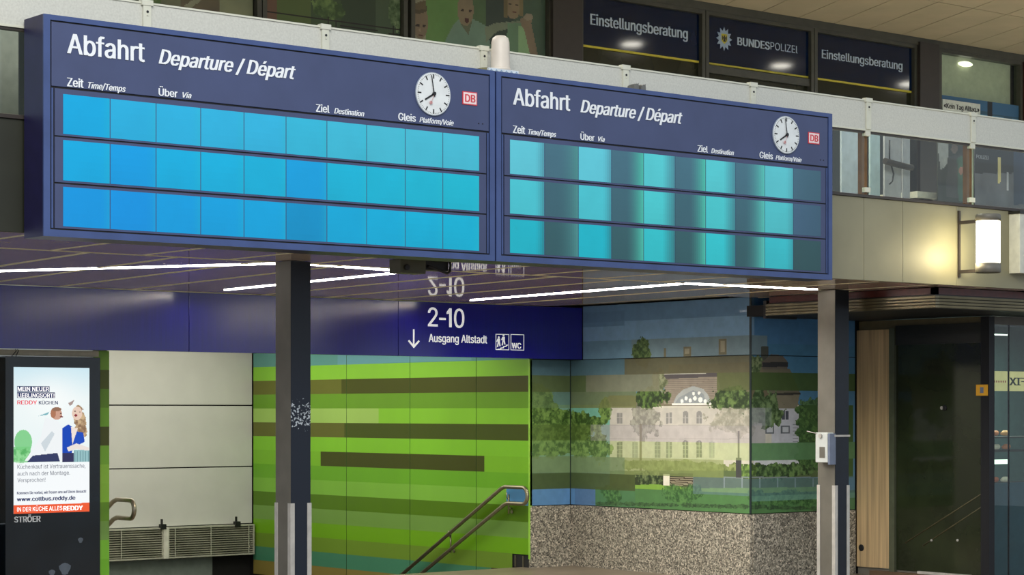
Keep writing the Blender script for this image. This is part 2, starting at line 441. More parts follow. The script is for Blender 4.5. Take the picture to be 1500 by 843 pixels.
# soffit of glossy panels with pale joint strips
so = struct_root('ceiling', (10, 14, SOF))
SK = 0.08
def sx(x, y): return x + SK * (y - BY)
xs = [10.12 + 0.705 * k for k in range(-6, 8)]
for a, b in zip(xs[:-1], xs[1:]):
    y0, y1 = 13.32, BY if a < 14.3 else 14.6
    MB().prism([(sx(a, y0) + .003, y0), (sx(b, y0) - .003, y0), (sx(b, y1) - .003, y1), (sx(a, y1) + .003, y1)], 2, SOF, SOF + .03).build('panel', M_sof, so)
for k, a in enumerate(xs):
    y0, y1 = 13.32, BY if a < 14.3 else 14.6
    h = 0.022
    if abs(a - 10.12) < .01 or abs(a - 12.94) < .01: continue
    MB().prism([(sx(a, y0) - h, y0), (sx(a, y0) + h, y0), (sx(a, y1) + h, y1), (sx(a, y1) - h, y1)], 2, SOF - .002, SOF).build('joint_strip', M_joint, so)
for k in range(-6, 9):
    a = 6.7 + 0.705 * k; 
    if a < 3: continue
    box('border_panel', a + .003, a + .70, 12.12, 13.30, SOF, SOF + .03, M_sof, so)
    box('joint_strip', a - .015, a + .015, 12.12, 13.30, SOF - .002, SOF, M_joint, so)
for k in range(4):
    a = 13.045 + .705 * k
    box('border_panel', a + .003, a + .70, 12.12, 13.30, SOF, SOF + .03, M_sof, so)
    box('joint_strip', a - .015, a + .015, 12.12, 13.30, SOF - .002, SOF, M_joint, so)
box('joint_strip', 3.5, 15.8, 13.295, 13.325, SOF - .0025, SOF, M_joint, so)

# blue fascia above the stairs -------------------------------------------------
bf = thing('wayfinding_fascia', 'long dark blue fascia over the stairs with white platform lettering', 'sign', (10, BY, 2.19))
bj = [5.2, 7.65, 10.032, 12.397, 14.795]
for a, b in zip(bj[:-1], bj[1:]):
    box('panel', a + .003, b - .003, BY, BY + .06, 2.19, SOF - .005, M_band_blue, bf, bevel=.002)
box('backing', 5.2, 14.79, BY + .06, BY + .1, 2.2, SOF - .01, M_gap, bf)
M_lit = mat('backlit_letter', (236, 238, 242), 0.6, var=0.01, emit=.45)
text_px('2', 627, 640.8, 478.3, 450.8, BY, M_lit, bf, bold=0.006); text_px('-', 643.5, 652.5, 479.0, 451.7, BY, M_lit, bf, bold=.006); text_px('0', 665.3, 679.7, 480.2, 452.6, BY, M_lit, bf, bold=0.006)
text_px('Ausgang Altstadt', 628, 713.3, 501.3, 489.6, BY, M_lit, bf, bold=0.01)
def P1(px, py, y=BY): p = U(px, py, 1, y); return (p[0], p[2])
mb = MB()
p = [P1(604.9, 482.7), P1(606.9, 482.7), P1(606.9, 507), P1(604.9, 507)]; mb.prism(p, 1, BY - .003, BY)
mb.prism([P1(597.5, 500), P1(599.3, 498.3), P1(607, 507.5), P1(606, 510.3)], 1, BY - .0031, BY)
mb.prism([P1(614.7, 500.5), P1(613, 498.8), P1(605, 507.5), P1(606, 510.3)], 1, BY - .0032, BY)
mb.build('arrow', M_lit, bf)
MB().prism([P1(658.2, 452), P1(661.4, 452.1), P1(661.4, 479.8), P1(657.9, 479.7), P1(657.9, 459.6), P1(654.2, 460.4), P1(654.2, 457.4)], 1, BY - .003, BY).build('lettering', M_lit, bf)
for (a, t, b, u_) in ((726, 489.5, 745.6, 513.4), (748, 489.9, 767.5, 513.8)):
    mb = MB(); x0, z1 = P1(a, t); x1, z0 = P1(b, u_); q = .006
    mb.box(x0, x1, BY - .003, BY, z1 - q, z1); mb.box(x0, x1, BY - .003, BY, z0, z0 + q)
    mb.box(x0, x0 + q, BY - .003, BY, z0 + q, z1 - q); mb.box(x1 - q, x1, BY - .003, BY, z0 + q, z1 - q)
    mb.build('pictogram_frame', M_lit, bf)
text_px('WC', 749.8, 763, 510.8, 502.6, BY, M_lit, bf, bold=0.02)
mb = MB()
def figure(mb, cx, cy, s):
    def q(dx, dy): return P1(cx + dx * s, cy + dy * s)
    mb.prism([q(1.1 * math.cos(t), -7.4 + 1.2 * math.sin(t)) for t in np.linspace(0, 2 * math.pi, 9)[:-1]], 1, BY - .0030, BY)
    mb.prism([q(-1.5, -5.8), q(1.5, -5.8), q(1.4, -1), q(-1.2, -1)], 1, BY - .0031, BY)
    mb.prism([q(-1.2, -1.2), q(0, -1.2), q(-.9, 5), q(-2.4, 5)], 1, BY - .0032, BY)
    mb.prism([q(0, -1.2), q(1.4, -1.2), q(2.3, 4), q(1, 4)], 1, BY - .0033, BY)
    mb.prism([q(-1.5, -5.6), q(-.8, -4.6), q(-2.2, -1.6), q(-3, -2)], 1, BY - .0034, BY)
figure(mb, 730.5, 503, 1.15); figure(mb, 737.5, 500.5, 1.15)
mb.prism([P1(729, 511.5), P1(733, 511.2), P1(733, 509.7), P1(737, 509.2), P1(737, 507.5), P1(741, 507), P1(741, 505.5), P1(744, 505.2),
          P1(744, 506.5), P1(742, 506.7), P1(742, 508.3), P1(738, 508.8), P1(738, 510.5), P1(734, 511), P1(734, 512.4), P1(729, 512.7)], 1, BY - .0029, BY)
mb.build('pictogram', M_lit, bf)
# LED strips in the soffit
def led(px_a, px_b, label):
    a = U(*px_a, 2, SOF); b = U(*px_b, 2, SOF)
    d = Vector((b[0] - a[0], b[1] - a[1], 0)).normalized(); n = Vector((-d.y, d.x, 0)) * .014
    pts = [(a[0] - n.x, a[1] - n.y), (b[0] - n.x, b[1] - n.y), (b[0] + n.x, b[1] + n.y), (a[0] + n.x, a[1] + n.y)]
    o = thing('light_strip', label, 'light', (a[0], a[1], SOF))
    MB().prism(pts, 2, SOF - .0065, SOF - .003).build('diffuser', M_led, o)
led((-80, 399.5), (402, 386.4), 'white ceiling light strip at the far left, ending behind the left post')
led((425, 385.5), (588, 397), 'white ceiling light strip from behind the left post to the small camera box')
led((330, 425), (586, 399.5), 'white ceiling light strip touching the blue fascia, crossing behind left post')
led((690, 440), (998, 416), 'white ceiling light strip right of the mirrored platform numbers')
led((1003, 415.5), (1196, 424.3), 'white ceiling light strip running to the top of the right post')

# green wall on the right side of the stairs -----------------------------------
gw = struct_root('wall_right', (14.24, 17.36, 0))
GX = 14.24; H = .1712; Z0 = 2.19
grow = [(-1, (82, 140, 140)), (0, (128, 188, 52)), (1, (66, 72, 14)), (2, (98, 146, 34)), (3, (124, 184, 46)), (4, (62, 76, 14)), (5, (120, 184, 42)),
        (6, (116, 176, 38)), (7, (100, 162, 34)), (8, (118, 174, 58)), (9, (78, 116, 12)), (10, (108, 148, 66)), (11, (106, 160, 26)),
        (12, (104, 136, 44)), (13, (66, 124, 96)), (14, (128, 116, 60))]
gz = [Z0 + H] + [Z0 - H * k for k in range(0, 15)] + [-.4]
gy = [17.36, 17.499, 18.265, 19.477, 20.735, 21.9, 22.78]
for a, b in zip(gy[:-1], gy[1:]):
    if b < 17.6: continue
    if a < 17.5: a = 17.36
    zlo = -0.38
    zs = sorted(set([z for z in gz if z > zlo] + [zlo] + list(ar(1.9, 2.36, .015))))
    c = Canvas(0, GX, ar(a + .004, b - .004, .02), zs, (100, 150, 40))
    for k, rgb in grow:
        zt = Z0 - H * k + (H if k == -1 else 0); zb = zt - H
        if k == -1: zt, zb = Z0 + H, Z0
        c.blend(((c.z <= zt) & (c.z > zb)).astype(float), rgb)
    # teal wedge at the top, longer to the left
    c.poly([(300, 500), (700, 500), (690, 527.5), (455, 536.5), (300, 541)], (96, 150, 158))
    c.poly([(300, 500), (494, 500), (494, 535), (300, 541)], (84, 140, 130), .8)
    c.row(Z0 - 7 * H, Z0 - 6 * H, 469, 709, (60, 68, 12))
    c.row(Z0 - 4 * H, Z0 - 3 * H, 367, 555, (158, 184, 108), .7)
    c.row(Z0 - 2 * H, Z0 - 1 * H, 367, 500, (104, 108, 40), .8)
    c.row(Z0 - 5 * H, Z0 - 4 * H, 367, 505, (98, 100, 40), .8)
    c.rect(741, 714, 775, 737, (80, 135, 180))
    c.grain(.05, 1.3)
    me_mask = None
    if a < 17.5:
        me_mask = 1 - c.polymask([(700, 858), (735, 833.5), (756, 820.5), (790, 820.5), (790, 900), (700, 900)])
    c.build('panel', M_green, gw, .03, mask=me_mask)
box('edge_trim', GX - .004, GX + .03, 17.35, 17.37, .09, 2.19, mat('edge_lime', (150, 205, 70), .3), gw)
box('backing', GX + .03, GX + .5, 17.4, 22.9, -2.4, 2.74, M_shadow, gw)
for px in (755.5, 767):
    p = U(px, 825, 0, GX + .01); box('foot', GX + .0, GX + .03, p[1] - .008, p[1] + .008, 0, .12, M_steel, gw)

# wall at the far end of the stairs: panels and ventilation grille ----------------
ww = struct_root('wall_back', (12, 22.8, 0))
for z0, z1 in ((1.722, 2.7), (.962, 1.708), (.25, .948)):
    box('panel', 9.4, 14.235, 22.8, 22.84, z0, z1, M_wallw, ww, bevel=.003)
box('panel', 9.4, 13.70, 22.86, 22.9, -.7, .25, mat('wall_lower_grey', (120, 130, 124), .6), ww)
box('backing', 9.3, 14.4, 22.9, 23.0, -2.4, 2.74, M_shadow, ww)
vg = thing('ventilation_grille', 'wide horizontal louvred air grille low on the pale wall panels', 'vent', (13, 22.8, -.13))
mv = mat('vent_metal', (176, 176, 160), .45, .2)
for x0, x1, bars in ((11.6, 12.925, (12.35,)), (12.99, 14.21, (13.08, 13.58, 14.12))):
    mb = MB(); q = .018
    mb.box(x0, x1, 22.70, 22.80, .222, .24); mb.box(x0, x1, 22.70, 22.80, -.135, -.117)
    mb.box(x0, x0 + q, 22.70, 22.80, -.117, .222); mb.box(x1 - q, x1, 22.70, 22.80, -.117, .222)
    fr = mb.build('grille_frame', mv, vg)
    for k in range(12):
        z = -.105 + k * .0275
        MB().prism([(22.704, z), (22.712, z - .004), (22.745, z + .012), (22.738, z + .017)], 0, x0 + q, x1 - q).build('louvre', mat('louvre_grey', (150, 150, 132), .5, .1), fr)
    for bx in bars: box('bar', bx, bx + .012, 22.698, 22.703, -.117, .222, mv, fr)
    box('recess', x0 + q, x1 - q, 22.77, 22.79, -.117, .222, M_shadow, fr)
box('divider', 12.925, 12.99, 22.69, 22.80, -.135, .24, mat('vent_divider', (205, 204, 190), .5), vg)
for px, py in ((239.5, 771), (348.5, 767)):
    a = U(px, py, 1, 22.68)
    mb = MB(); mb.box(a[0] - .03, a[0] + .04, 22.68, 22.74, a[2] - .04, a[2] + .02); mb.box(a[0] - .012, a[0] + .004, 22.70, 22.73, a[2] + .02, a[2] + .08)
    mb.build('clamp', M_black, vg)

# left side wall of the stairs: green end face, and pale wall further left
wl = struct_root('wall_left', (9.3, 17.4, 0))
zs = sorted([2.19] + [Z0 - H * k for k in range(1, 13)] + [0.0])
c = Canvas(1, 17.4, ar(9.2, 9.349, .05), zs, (130, 180, 60))
for k, rgb in enumerate([(130, 178, 60), (92, 104, 40), (112, 160, 50), (130, 190, 60), (84, 92, 34), (130, 190, 60), (150, 205, 70), (145, 200, 66), (112, 160, 52), (128, 170, 84), (130, 200, 60), (120, 190, 50)]):
    c.blend(((c.z <= Z0 - H * k) & (c.z > Z0 - H * (k + 1))).astype(float), rgb)
c.build('panel', M_green, wl, .03)
box('backing', 9.2, 9.345, 17.43, 22.9, -2.4, 2.74, M_wallw, wl)
box('panel', 5.2, 9.19, 17.42, 17.5, .66, 2.12, mat('wall_left_pale', (150, 148, 138), .6), wl)
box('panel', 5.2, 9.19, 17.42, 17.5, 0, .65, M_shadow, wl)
box('header', 5.2, 9.19, 17.30, 17.42, 2.135, 2.185, mat('header_cream', (186, 178, 156), .5), wl)

# handrails -------------------------------------------------------------
def handrail(x, pts_up, pts_lo, label, brackets, side):
    o = thing('handrail', label, 'handrail', (x, 17.4, 0))
    up = [Vector((x, y, z)) for y, z in pts_up]; lo = [Vector((x, y, z)) for y, z in pts_lo]
    # bend between the ends of both rails (towards the landing, -Y)
    a, b = up[-1], lo[-1]; r = (a.z - b.z) / 2; cy = a.y; cz = (a.z + b.z) / 2
    arc = [Vector((x, cy - r * .85 * math.sin(t), cz + r * math.cos(t))) for t in np.linspace(0, math.pi, 11)]
    MB().tube(up[:-1] + arc + lo[:-1][::-1], .021, 14).build('rail', M_steel, o)
    for (y, z0, z1) in brackets:
        xw = x + side * .075
        mb = MB().tube([(x, y, z1), (x, y, z1 - .05), (x + side * .03, y, z1 - .08)], .006, 8)
        mb.tube([(x + side * .03, y, z1 - .02), (x + side * .03, y, z0 - .06)], .009, 8)
        mb.tube([(x + side * .03, y, z0), (xw, y, z0)], .007, 8)
        mb.lathe((xw - side * .004, y, z0 - .04), [(.018, -.004), (.018, .004)], 12, 0)
        mb.build('bracket', M_steel, o)
    return o
RX = 14.155
def yz(px, py, x): p = U(px, py, 0, x); return (p[1], p[2])
def extend(p, q, y):
    k = (y - q[0]) / (q[0] - p[0]); return (y, q[1] + (q[1] - p[1]) * k)
u1 = yz(737, 713.5, RX); u0 = yz(590, 841, RX); l1 = yz(741, 737.5, RX); l0 = yz(617, 841, RX)
e1 = yz(766, 713.5, RX); e2 = (e1[0], l1[1])
u_far = extend(u1, u0, 21.0); l_far = extend(l1, l0, 21.0)
handrail(RX, [u_far, (u1[0] + .03, u1[1] - .02), (u1[0] - .03, u1[1]), (e1[0], u1[1])], [l_far, (l1[0] + .03, l1[1] - .02), (l1[0] - .03, l1[1]), (e1[0], l1[1])],
         'brushed steel double handrail sloping down the green wall', [(U(742, 740, 0, RX)[1], U(742, 745, 0, RX)[2], U(742, 722, 0, RX)[2]), (U(657, 800, 0, RX)[1], U(657, 803, 0, RX)[2], U(657, 778, 0, RX)[2])], 1)
LX = 9.45
u1 = yz(169, 732, LX); e1 = yz(191, 732, LX); l1 = yz(169, 758.5, LX)
sl = .55
handrail(LX, [(u1[0] + 3, u1[1] - 3 * sl), (u1[0] + .04, u1[1] - .02), (u1[0] - .03, u1[1]), (e1[0], u1[1])], [(l1[0] + 3, l1[1] - 3 * sl), (l1[0] + .04, l1[1] - .02), (l1[0] - .03, l1[1]), (e1[0], l1[1])],
         'steel handrail loop beside the green strip, left of the pale panels', [(18.3, .2, .33)], -1)

# mural on three faces -----------------------------------------------------
MZ0, MZ1 = .653, 2.75
def mural(c):
    R = lambda k, k2, x0, x1, col, a: c.row(Z0 - H * k2, Z0 - H * k, x0, x1, col, a)
    z = c.z
    c.blend(np.ones(z.shape), (84, 128, 160))
    face2 = 1 if (c.ax == 1 and c.c < 15) else 0
    if face2: c.blend(np.clip((z - 1.6) / 1.2, 0, 1), (66, 116, 166)); c.blend(np.clip((z - 1.4) / .6, 0, 1) * (z < 2.3), (66, 120, 150), .6)
    # top rows
    R(-4, -2.25, 700, 1105, (96, 132, 168), 1); R(-2.25, -1, 700, 1105, (120, 158, 192), 1)
    R(-2.9, -2.0, 700, 915, (88, 122, 156), .7)
    R(-1.1, 0, 700, 925, (104, 140, 164), 1); R(-1.1, 0, 925, 1124, (112, 136, 146), 1)
    c.leaves(940, 518, 15, 20, (44, 66, 30), (96, 118, 66), 12, 5)
    for (a, b, e, f) in ((972, 976, 510, 524), (1001, 1012, 508, 523), (1053, 1064, 497, 520)):
        c.rect(a, e, b, f, (112, 108, 84)); c.rect(a + 2, e + 3, b - 2, f - 4, (150, 144, 120))
    if face2: c.rect(1115, 508, 1126, 532, (70, 74, 66))
    # palace: roof, walls, gable
    c.poly([(868, 600), (893, 580), (975, 580), (980, 535), (1130, 530), (1175, 600)], (112, 104, 84))
    c.poly([(972, 592), (974, 548), (1050, 546), (1060, 592)], (140, 130, 116))
    for i in range(12): c.rect(974, 556 + i * 3, 1050, 557 + i * 3, (112, 100, 90), .7)
    c.poly([(971, 549), (1051, 547), (1051, 552), (971, 556)], (82, 76, 78))
    c.poly([(970, 547), (1052, 545), (1052, 547), (970, 549)], (190, 190, 176))
    c.poly([(893, 596), (1170, 594), (1172, 690), (893, 690)], (190, 186, 172))
    if face2:
        c.poly([(1098, 519), (1110, 540), (1140, 594), (1098, 594)], (106, 96, 74)); c.leaves(1102, 535, 14, 14, (60, 80, 44), (128, 142, 100), 12, 9)
        c.poly([(1116, 531), (1130, 519), (1146, 521), (1155, 532), (1153, 541), (1117, 541)], (96, 90, 80)); c.rect(1117, 531, 1154, 538, (44, 44, 46))
        c.poly([(1118, 541), (1157, 541), (1172, 576), (1125, 576)], (104, 100, 82))
        c.rect(1130, 576, 1173, 579, (54, 52, 46)); c.poly([(1130, 579), (1171, 579), (1168, 600), (1130, 600)], (124, 118, 98))
        c.rect(1130, 599, 1170, 690, (182, 184, 190))
        c.leaves(1190, 598, 16, 16, (46, 78, 44), (88, 122, 76), 12, 19)
        c.rect(1145, 603, 1150, 615, (70, 74, 84)); c.rect(1150.5, 603, 1155, 615, (70, 74, 84))
        for x in (1127, 1150): c.rect(x - 6, 624, x + 7, 636, (92, 98, 104)); c.rect(x - 4, 626, x + 5, 634, (176, 180, 184))
        for i in range(6): c.rect(1161, 622 + i * 5, 1169, 623 + i * 5, (120, 124, 130))
        c.rect(1104, 672, 1172, 686, (196, 198, 200)); c.rect(1170, 594, 1250, 700, (58, 90, 44))
        for i in range(22): c.leaves(1172 + (i % 4) * 8, 600 + i * 4.4, 7, 6, (44, 74, 36), (86, 120, 60), 14, 60 + i)
    pts = [(985, 594), (991, 580), (1001, 571), (1015, 566), (1030, 570), (1038, 580), (1042, 592)]
    c.poly(pts, (158, 162, 160)); c.poly([(988, 593), (994, 583), (1015, 572), (1030, 577), (1036, 592)], (136, 142, 144))
    for (x, y, r) in ((1005, 584, 3), (1011, 587, 3), (1018, 584, 3.5), (1024, 576, 2.5), (1026, 586, 4), (1033, 588, 3), (1016, 577, 2.5), (999, 588, 3)): c.ell(x, y, r * .8, r, (226, 228, 222))
    c.rect(984, 591, 1043, 594, (218, 218, 210))
    for x in (908, 980, 1004, 1024): 
        c.rect(x - 4, 605, x + 4, 621, (112, 112, 108)); c.rect(x - .6, 605, x + .6, 621, (170, 168, 160)); c.rect(x - 4, 612, x + 4, 613, (170, 168, 160))
    for x in (1004, 1024): c.ell(x, 606, 4, 3.4, (112, 112, 108))
    for x, d in ((908, 0), (930, 50), (963, 30), (980, 20), (1004, 0), (1024, 0), (1043, 60)):
        k = 84 + d
        if x in (1004, 1024): c.ell(x, 650, 4.4, 4.5, (k, k, k - 6))
        c.rect(x - 4, 648, x + 4, 671, (k, k, k - 6)); c.rect(x - .6, 647, x + .6, 671, (164, 168, 150)); 
        for yy in (653, 659, 665): c.rect(x - 4, yy, x + 4, yy + .9, (160, 162, 146))
    for yy in (623, 643): c.rect(893, yy, 1098, yy + 1, (160, 156, 144))
    # trees left
    c.rect(775, 594, 893, 692, (110, 150, 138))
    if not face2:
        c.blend(((z < Z0 - 3 * H) & (z > Z0 - 4 * H)).astype(float) * c.polymask([(836, 560), (893, 560), (893, 650), (836, 650)]), (106, 164, 146))
        for i, (x, y, rx, ry) in enumerate(((790, 580, 18, 20), (796, 610, 26, 22), (824, 618, 22, 20), (850, 622, 18, 18), (868, 622, 12, 12), (886, 605, 8, 20), (800, 645, 34, 26), (845, 650, 30, 20), (876, 655, 20, 20))):
            c.leaves(x, y, rx, ry, (46, 72, 26), (112, 142, 70), 9, 20 + i)
    # trees before the facade
    c.leaves(944, 618, 22, 24, (96, 96, 84), (150, 150, 130), 10, 41, .9); c.rect(937, 622, 940, 716, (94, 86, 62))
    c.leaves(955, 584, 24, 15, (26, 42, 14), (86, 112, 50), 11, 42); c.leaves(966, 560, 10, 16, (86, 94, 62), (138, 142, 112), 12, 45)
    c.leaves(1070, 586, 34, 20, (34, 52, 22), (100, 124, 66), 10, 43); c.leaves(1076, 616, 38, 22, (120, 120, 98), (176, 172, 150), 10, 44, .85)
    c.leaves(1120, 600, 26, 28, (48, 70, 34), (110, 134, 86), 10, 46); c.rect(1080.5, 632, 1083.5, 716, (74, 72, 66))
    # hedge, fence, lawn
    c.leaves(990, 684, 100, 9, (90, 104, 52), (142, 152, 96), 9, 51); c.rect(893, 690, 1200, 716, (84, 100, 60))
    c.leaves(1146, 690, 56, 12, (40, 62, 30), (100, 130, 72), 10, 52); c.leaves(1095, 690, 13, 10, (60, 84, 36), (120, 150, 70), 12, 53)
    c.rect(930, 694, 1015, 713, (44, 54, 30)); c.leaves(950, 702, 24, 10, (30, 46, 20), (112, 126, 82), 13, 54)
    c.rect(972, 695, 981, 714, (222, 216, 200)); c.rect(982, 699, 1016, 712, (70, 60, 44))
    for i in range(5): c.rect(982, 700 + i * 2.6, 1016, 700.9 + i * 2.6, (168, 160, 136))
    for i in range(6): c.rect(1060 + i * 26, 699, 1062 + i * 26, 716, (190, 192, 186), .7)
    c.rect(1060, 699, 1200, 701, (120, 130, 130))
    c.poly([(930, 711), (960, 710), (1015, 716), (1200, 714), (1200, 760), (930, 760)], (120, 160, 60))
    c.rect(1086, 671, 1078, 700, (60, 60, 60)); 
    c.row(0, Z0 - 8 * H + .03, 872, 1300, (70, 112, 66), .92)
    for i, (x, y) in enumerate(((896, 725), (985, 722), (1000, 728), (1015, 722), (1110, 730), (1140, 733), (1160, 728), (1185, 733))): c.leaves(x, y, 14, 12, (36, 72, 34), (84, 126, 66), 16, 70 + i, .8)
    for i in range(16): c.leaves(880 + i * 21, 738 + i * .5, 12, 3, (34, 56, 34), (64, 96, 54), 16, 90 + i, .8)
    # tint strips of the design
    lavender = (150, 146, 158)
    if not face2:
        R(0, 1, 700, 915, (78, 108, 120), .92); R(0, 1, 915, 1110, (92, 88, 62), .94)
        R(1, 2, 700, 858, (84, 98, 56), .92); R(1, 2, 858, 966, (116, 116, 92), .92); R(1, 2, 1050, 1110, (84, 96, 48), .75)
        R(2, 3, 700, 836, (100, 124, 84), .55); R(2, 3, 836, 932, (102, 108, 62), .78)
        R(3, 4, 893, 1110, (166, 160, 156), .35)
        R(4, 5, 700, 865, (78, 100, 44), .62); R(4, 5, 865, 1110, (160, 152, 158), .5)
        R(5, 6, 700, 893, (112, 142, 96), .35); R(5, 6, 893, 1110, (158, 174, 112), .52)
        R(6, 7, 700, 915, (106, 126, 86), .88); R(6, 7, 915, 1060, (128, 140, 82), .68)
        R(7, 8, 700, 930, (66, 78, 36), .88); R(7, 8, 1015, 1110, (92, 112, 138), .5)
        R(8, 9.2, 700, 842, (84, 126, 170), .85); R(8, 9.2, 842, 872, (78, 108, 148), .85)
    else:
        R(1, 2, 1090, 1300, (64, 88, 38), .9); R(3, 4, 1098, 1130, (150, 160, 170), .35); R(3, 5, 1098, 1121, (150, 150, 158), .55)
        R(5, 6, 1090, 1300, (88, 130, 84), .94); R(7, 8, 1090, 1300, (84, 118, 132), .6); R(8, 8.3, 1090, 1300, (104, 146, 138), .7)
    c.grain(.06, 14)
def mural_panel(ax, cc, u0, u1, z0, z1, par):
    c = Canvas(ax, cc, ar(u0, u1, .0085), ar(z0, z1, .0065)); mural(c); c.build('panel', M_mural, par, .02)
mw = struct_root('wall_mural', (14.8, 15, 0))
SM = 2.188
mural_panel(1, 17.35, 14.245, 14.796, MZ0, SM - .004, mw)
mural_panel(0, 14.8, 14.682, 17.347, MZ0, SM - .004, mw)
mural_panel(0, 14.8, 14.682, 17.145, SM + .004, MZ1, mw)
mural_panel(1, 14.66, 14.80, 16.28, MZ0, SM - .004, mw)
mural_panel(1, 14.66, 14.80, 16.28, SM + .004, MZ1, mw)
MB().box(14.825, 16.6, 14.69, 18, 0, 2.76).box(14.25, 14.83, 17.38, 18, 0, 2.74).build('backing', M_shadow, mw)
box('corner_trim', 14.797, 14.803, 14.657, 14.682, MZ0, MZ1, mat('corner_dark', (30, 44, 46), .3), mw)
box('corner_trim', 14.793, 14.80, 17.343, 17.35, MZ0, 2.18, mat('corner_dark', (30, 44, 46), .3), mw)
# granite base slabs
gys = [17.35, 16.78, 16.38, 16.0, 15.55, 15.1, 14.66]
for a, b in zip(gys[:-1], gys[1:]):
    box('granite_slab', 14.79, 14.82, b + .002, a - .002, 0, .645, M_granite, mw)
for a, b in ((14.245, 14.52), (14.524, 14.788)): box('granite_slab', a, b, 17.34, 17.37, 0, .645, M_granite, mw)
for a, b in ((14.822, 15.32), (15.324, 15.80), (15.804, 16.28)): box('granite_slab', a, b, 14.65, 14.68, 0, .645, M_granite, mw)

# ================================================================== GALLERY FRONT
fw = struct_root('wall_front', (12, 12.07, 3))
fx = [5.9 + 1.0 * k for k in range(0, 8)]
for a, b in ((3.4, 5.62), (5.63, 6.9)): box('panel', a, b, 12.07, 12.10, SOF, 3.43, M_fasciad, fw, bevel=.002)
pj = [U(px, 350, 1, 12.07)[0] for px in (1265.5, 1322.5, 1401)]
fj = [6.91, 8.0, 9.1, 10.2, 11.3, 12.4] + pj + [15.75, 17.0, 18.4, 20]
for a, b in zip(fj[:-1], fj[1:]): box('panel', a + .002, b - .002, 12.07, 12.10, SOF, 3.43, M_fascia, fw, bevel=.002)
box('edge_trim', 3.4, 20, 12.055, 12.10, 3.432, 3.455, M_framed, fw)

gb = thing('balustrade', 'gallery balustrade of glass panes and brass posts above the beige fascia', 'balustrade', (12, 12.07, 3.45))
bxs = [6.737 + 1.3605 * k for k in range(-2, 10)]
for a, b in zip(bxs[:-1], bxs[1:]):
    box('glass_pane', a + .03, b - .03, 12.06, 12.07, 3.46, 3.975, M_glass, gb)
for a in bxs:
    p = box('post', a - .035, a + .035, 12.085, 12.13, 3.455, 3.985, M_brass, gb, bevel=.004)
    box('clip', a - .03, a + .03, 12.045, 12.085, 3.945, 3.985, M_trim, p); box('clip', a - .03, a + .03, 12.045, 12.085, 3.475, 3.515, M_trim, p)
box('rail', 3.9, 20, 12.055, 12.10, 3.970, 3.985, M_framed, gb)

gg = thing('guard_band', 'long white perforated guard band along the gallery above the boards', 'railing', (12, 12.05, 4))
for a, b in zip(bxs[:-1], bxs[1:]):
    box('panel', a + .004, b - .004, 12.052, 12.062, 4.0, 4.235, M_band, gg)
box('top_trim', 3.9, 20, 12.045, 12.07, 4.235, 4.247, M_trim, gg); box('bottom_trim', 3.9, 20, 12.045, 12.07, 3.986, 4.0, M_trim, gg)
for a in bxs:
    mb = MB().box(a - .028, a + .028, 12.035, 12.05, 4.0, 4.225).box(a - .04, a + .04, 12.03, 12.075, 4.225, 4.26)
    mb.box(a - .005, a + .005, 12.03, 12.036, 4.16, 4.175).build('bracket', M_trim, gg)
    MB().lathe((a, 12.034, 4.185), [(.008, -.004), (.008, .003)], 10, 1).build('bolt', M_gap, gg)

# ---------------------------------------------------------------- office facade on the gallery
of = struct_root('wall_gallery', (14, OY, GZ))
def win(n, x0, x1, m, z0=GZ + .05, z1=CZ - .12):
    o = struct_root('window_%d' % n, (x0, OY, z0))
    box('pane', x0, x1, OY + .02, OY + .04, z0, z1, m, o)
    mb = MB(); t = .045
    mb.box(x0 - t, x0, OY - .04, OY + .06, z0 - t, z1 + t).box(x1, x1 + t, OY - .04, OY + .06, z0 - t, z1 + t)
    mb.box(x0, x1, OY - .04, OY + .06, z1, z1 + t).box(x0, x1, OY - .04, OY + .06, z0 - t, z0)
    mb.build('window_frame', M_frame, o)
    return o
w3 = win(3, 13.78, 15.40, M_wglass); w4 = win(4, 15.50, 17.03, M_wglass); w5 = win(5, 17.13, 18.72, M_wglass)
ym = 5.245
def blue_sign(x0, x1, label, zt=CZ - .13):
    o = thing('window_sign', label, 'sign', (x0, OY, ym))
    box('panel', x0, x1, OY + .0, OY + .015, ym + .02, zt, M_signblue, o)
    box('stripe', x0, x1, OY - .002, OY + .015, ym, ym + .02, M_yellow, o)
    return o
s1 = blue_sign(13.785, 15.39, 'dark blue window sign reading Einstellungsberatung, left of the police emblem')
s2 = blue_sign(15.505, 17.025, 'dark blue window sign with a star emblem and the word Bundespolizei')
s3 = blue_sign(17.135, 18.71, 'dark blue window sign reading Einstellungsberatung, right of the police emblem')
text_px('Einstellungsberatung', 865, 1007, 36, 20, OY, M_signtext, s1, bold=0.02)
text_px('Einstellungsberatung', 1204, 1321.5, 85, 72.5, OY, M_signtext, s3, bold=0.02)
text_px('BUNDES', 1080.5, 1127, 66, 54.5, OY, M_signtext, s2, bold=0.03)
text_px('POLlZEl', 1128.5, 1168, 72.3, 61.5, OY, M_signtext, s2)
cxx, czz = P1(1060.5, 57, OY); mb = MB()
pts = []
for k in range(24):
    r = .125 if k % 2 == 0 else .082
    pts.append((cxx + r * .93 * math.sin(k * math.pi / 12), czz + r * math.cos(k * math.pi / 12)))
for k in range(24):
    mb.prism([(cxx, czz), pts[k], pts[(k + 1) % 24]], 1, OY - .004, OY)
em = mb.build('emblem', mat('emblem_silver', (150, 170, 195), .5), s2)
mb = MB().prism([(cxx - .042, czz + .05), (cxx + .042, czz + .05), (cxx + .042, czz - .02), (cxx, czz - .055), (cxx - .042, czz - .02)], 1, OY - .007, OY - .004)
mb.build('shield', mat('shield_gold', (190, 180, 50), .5), em)
mb = MB()
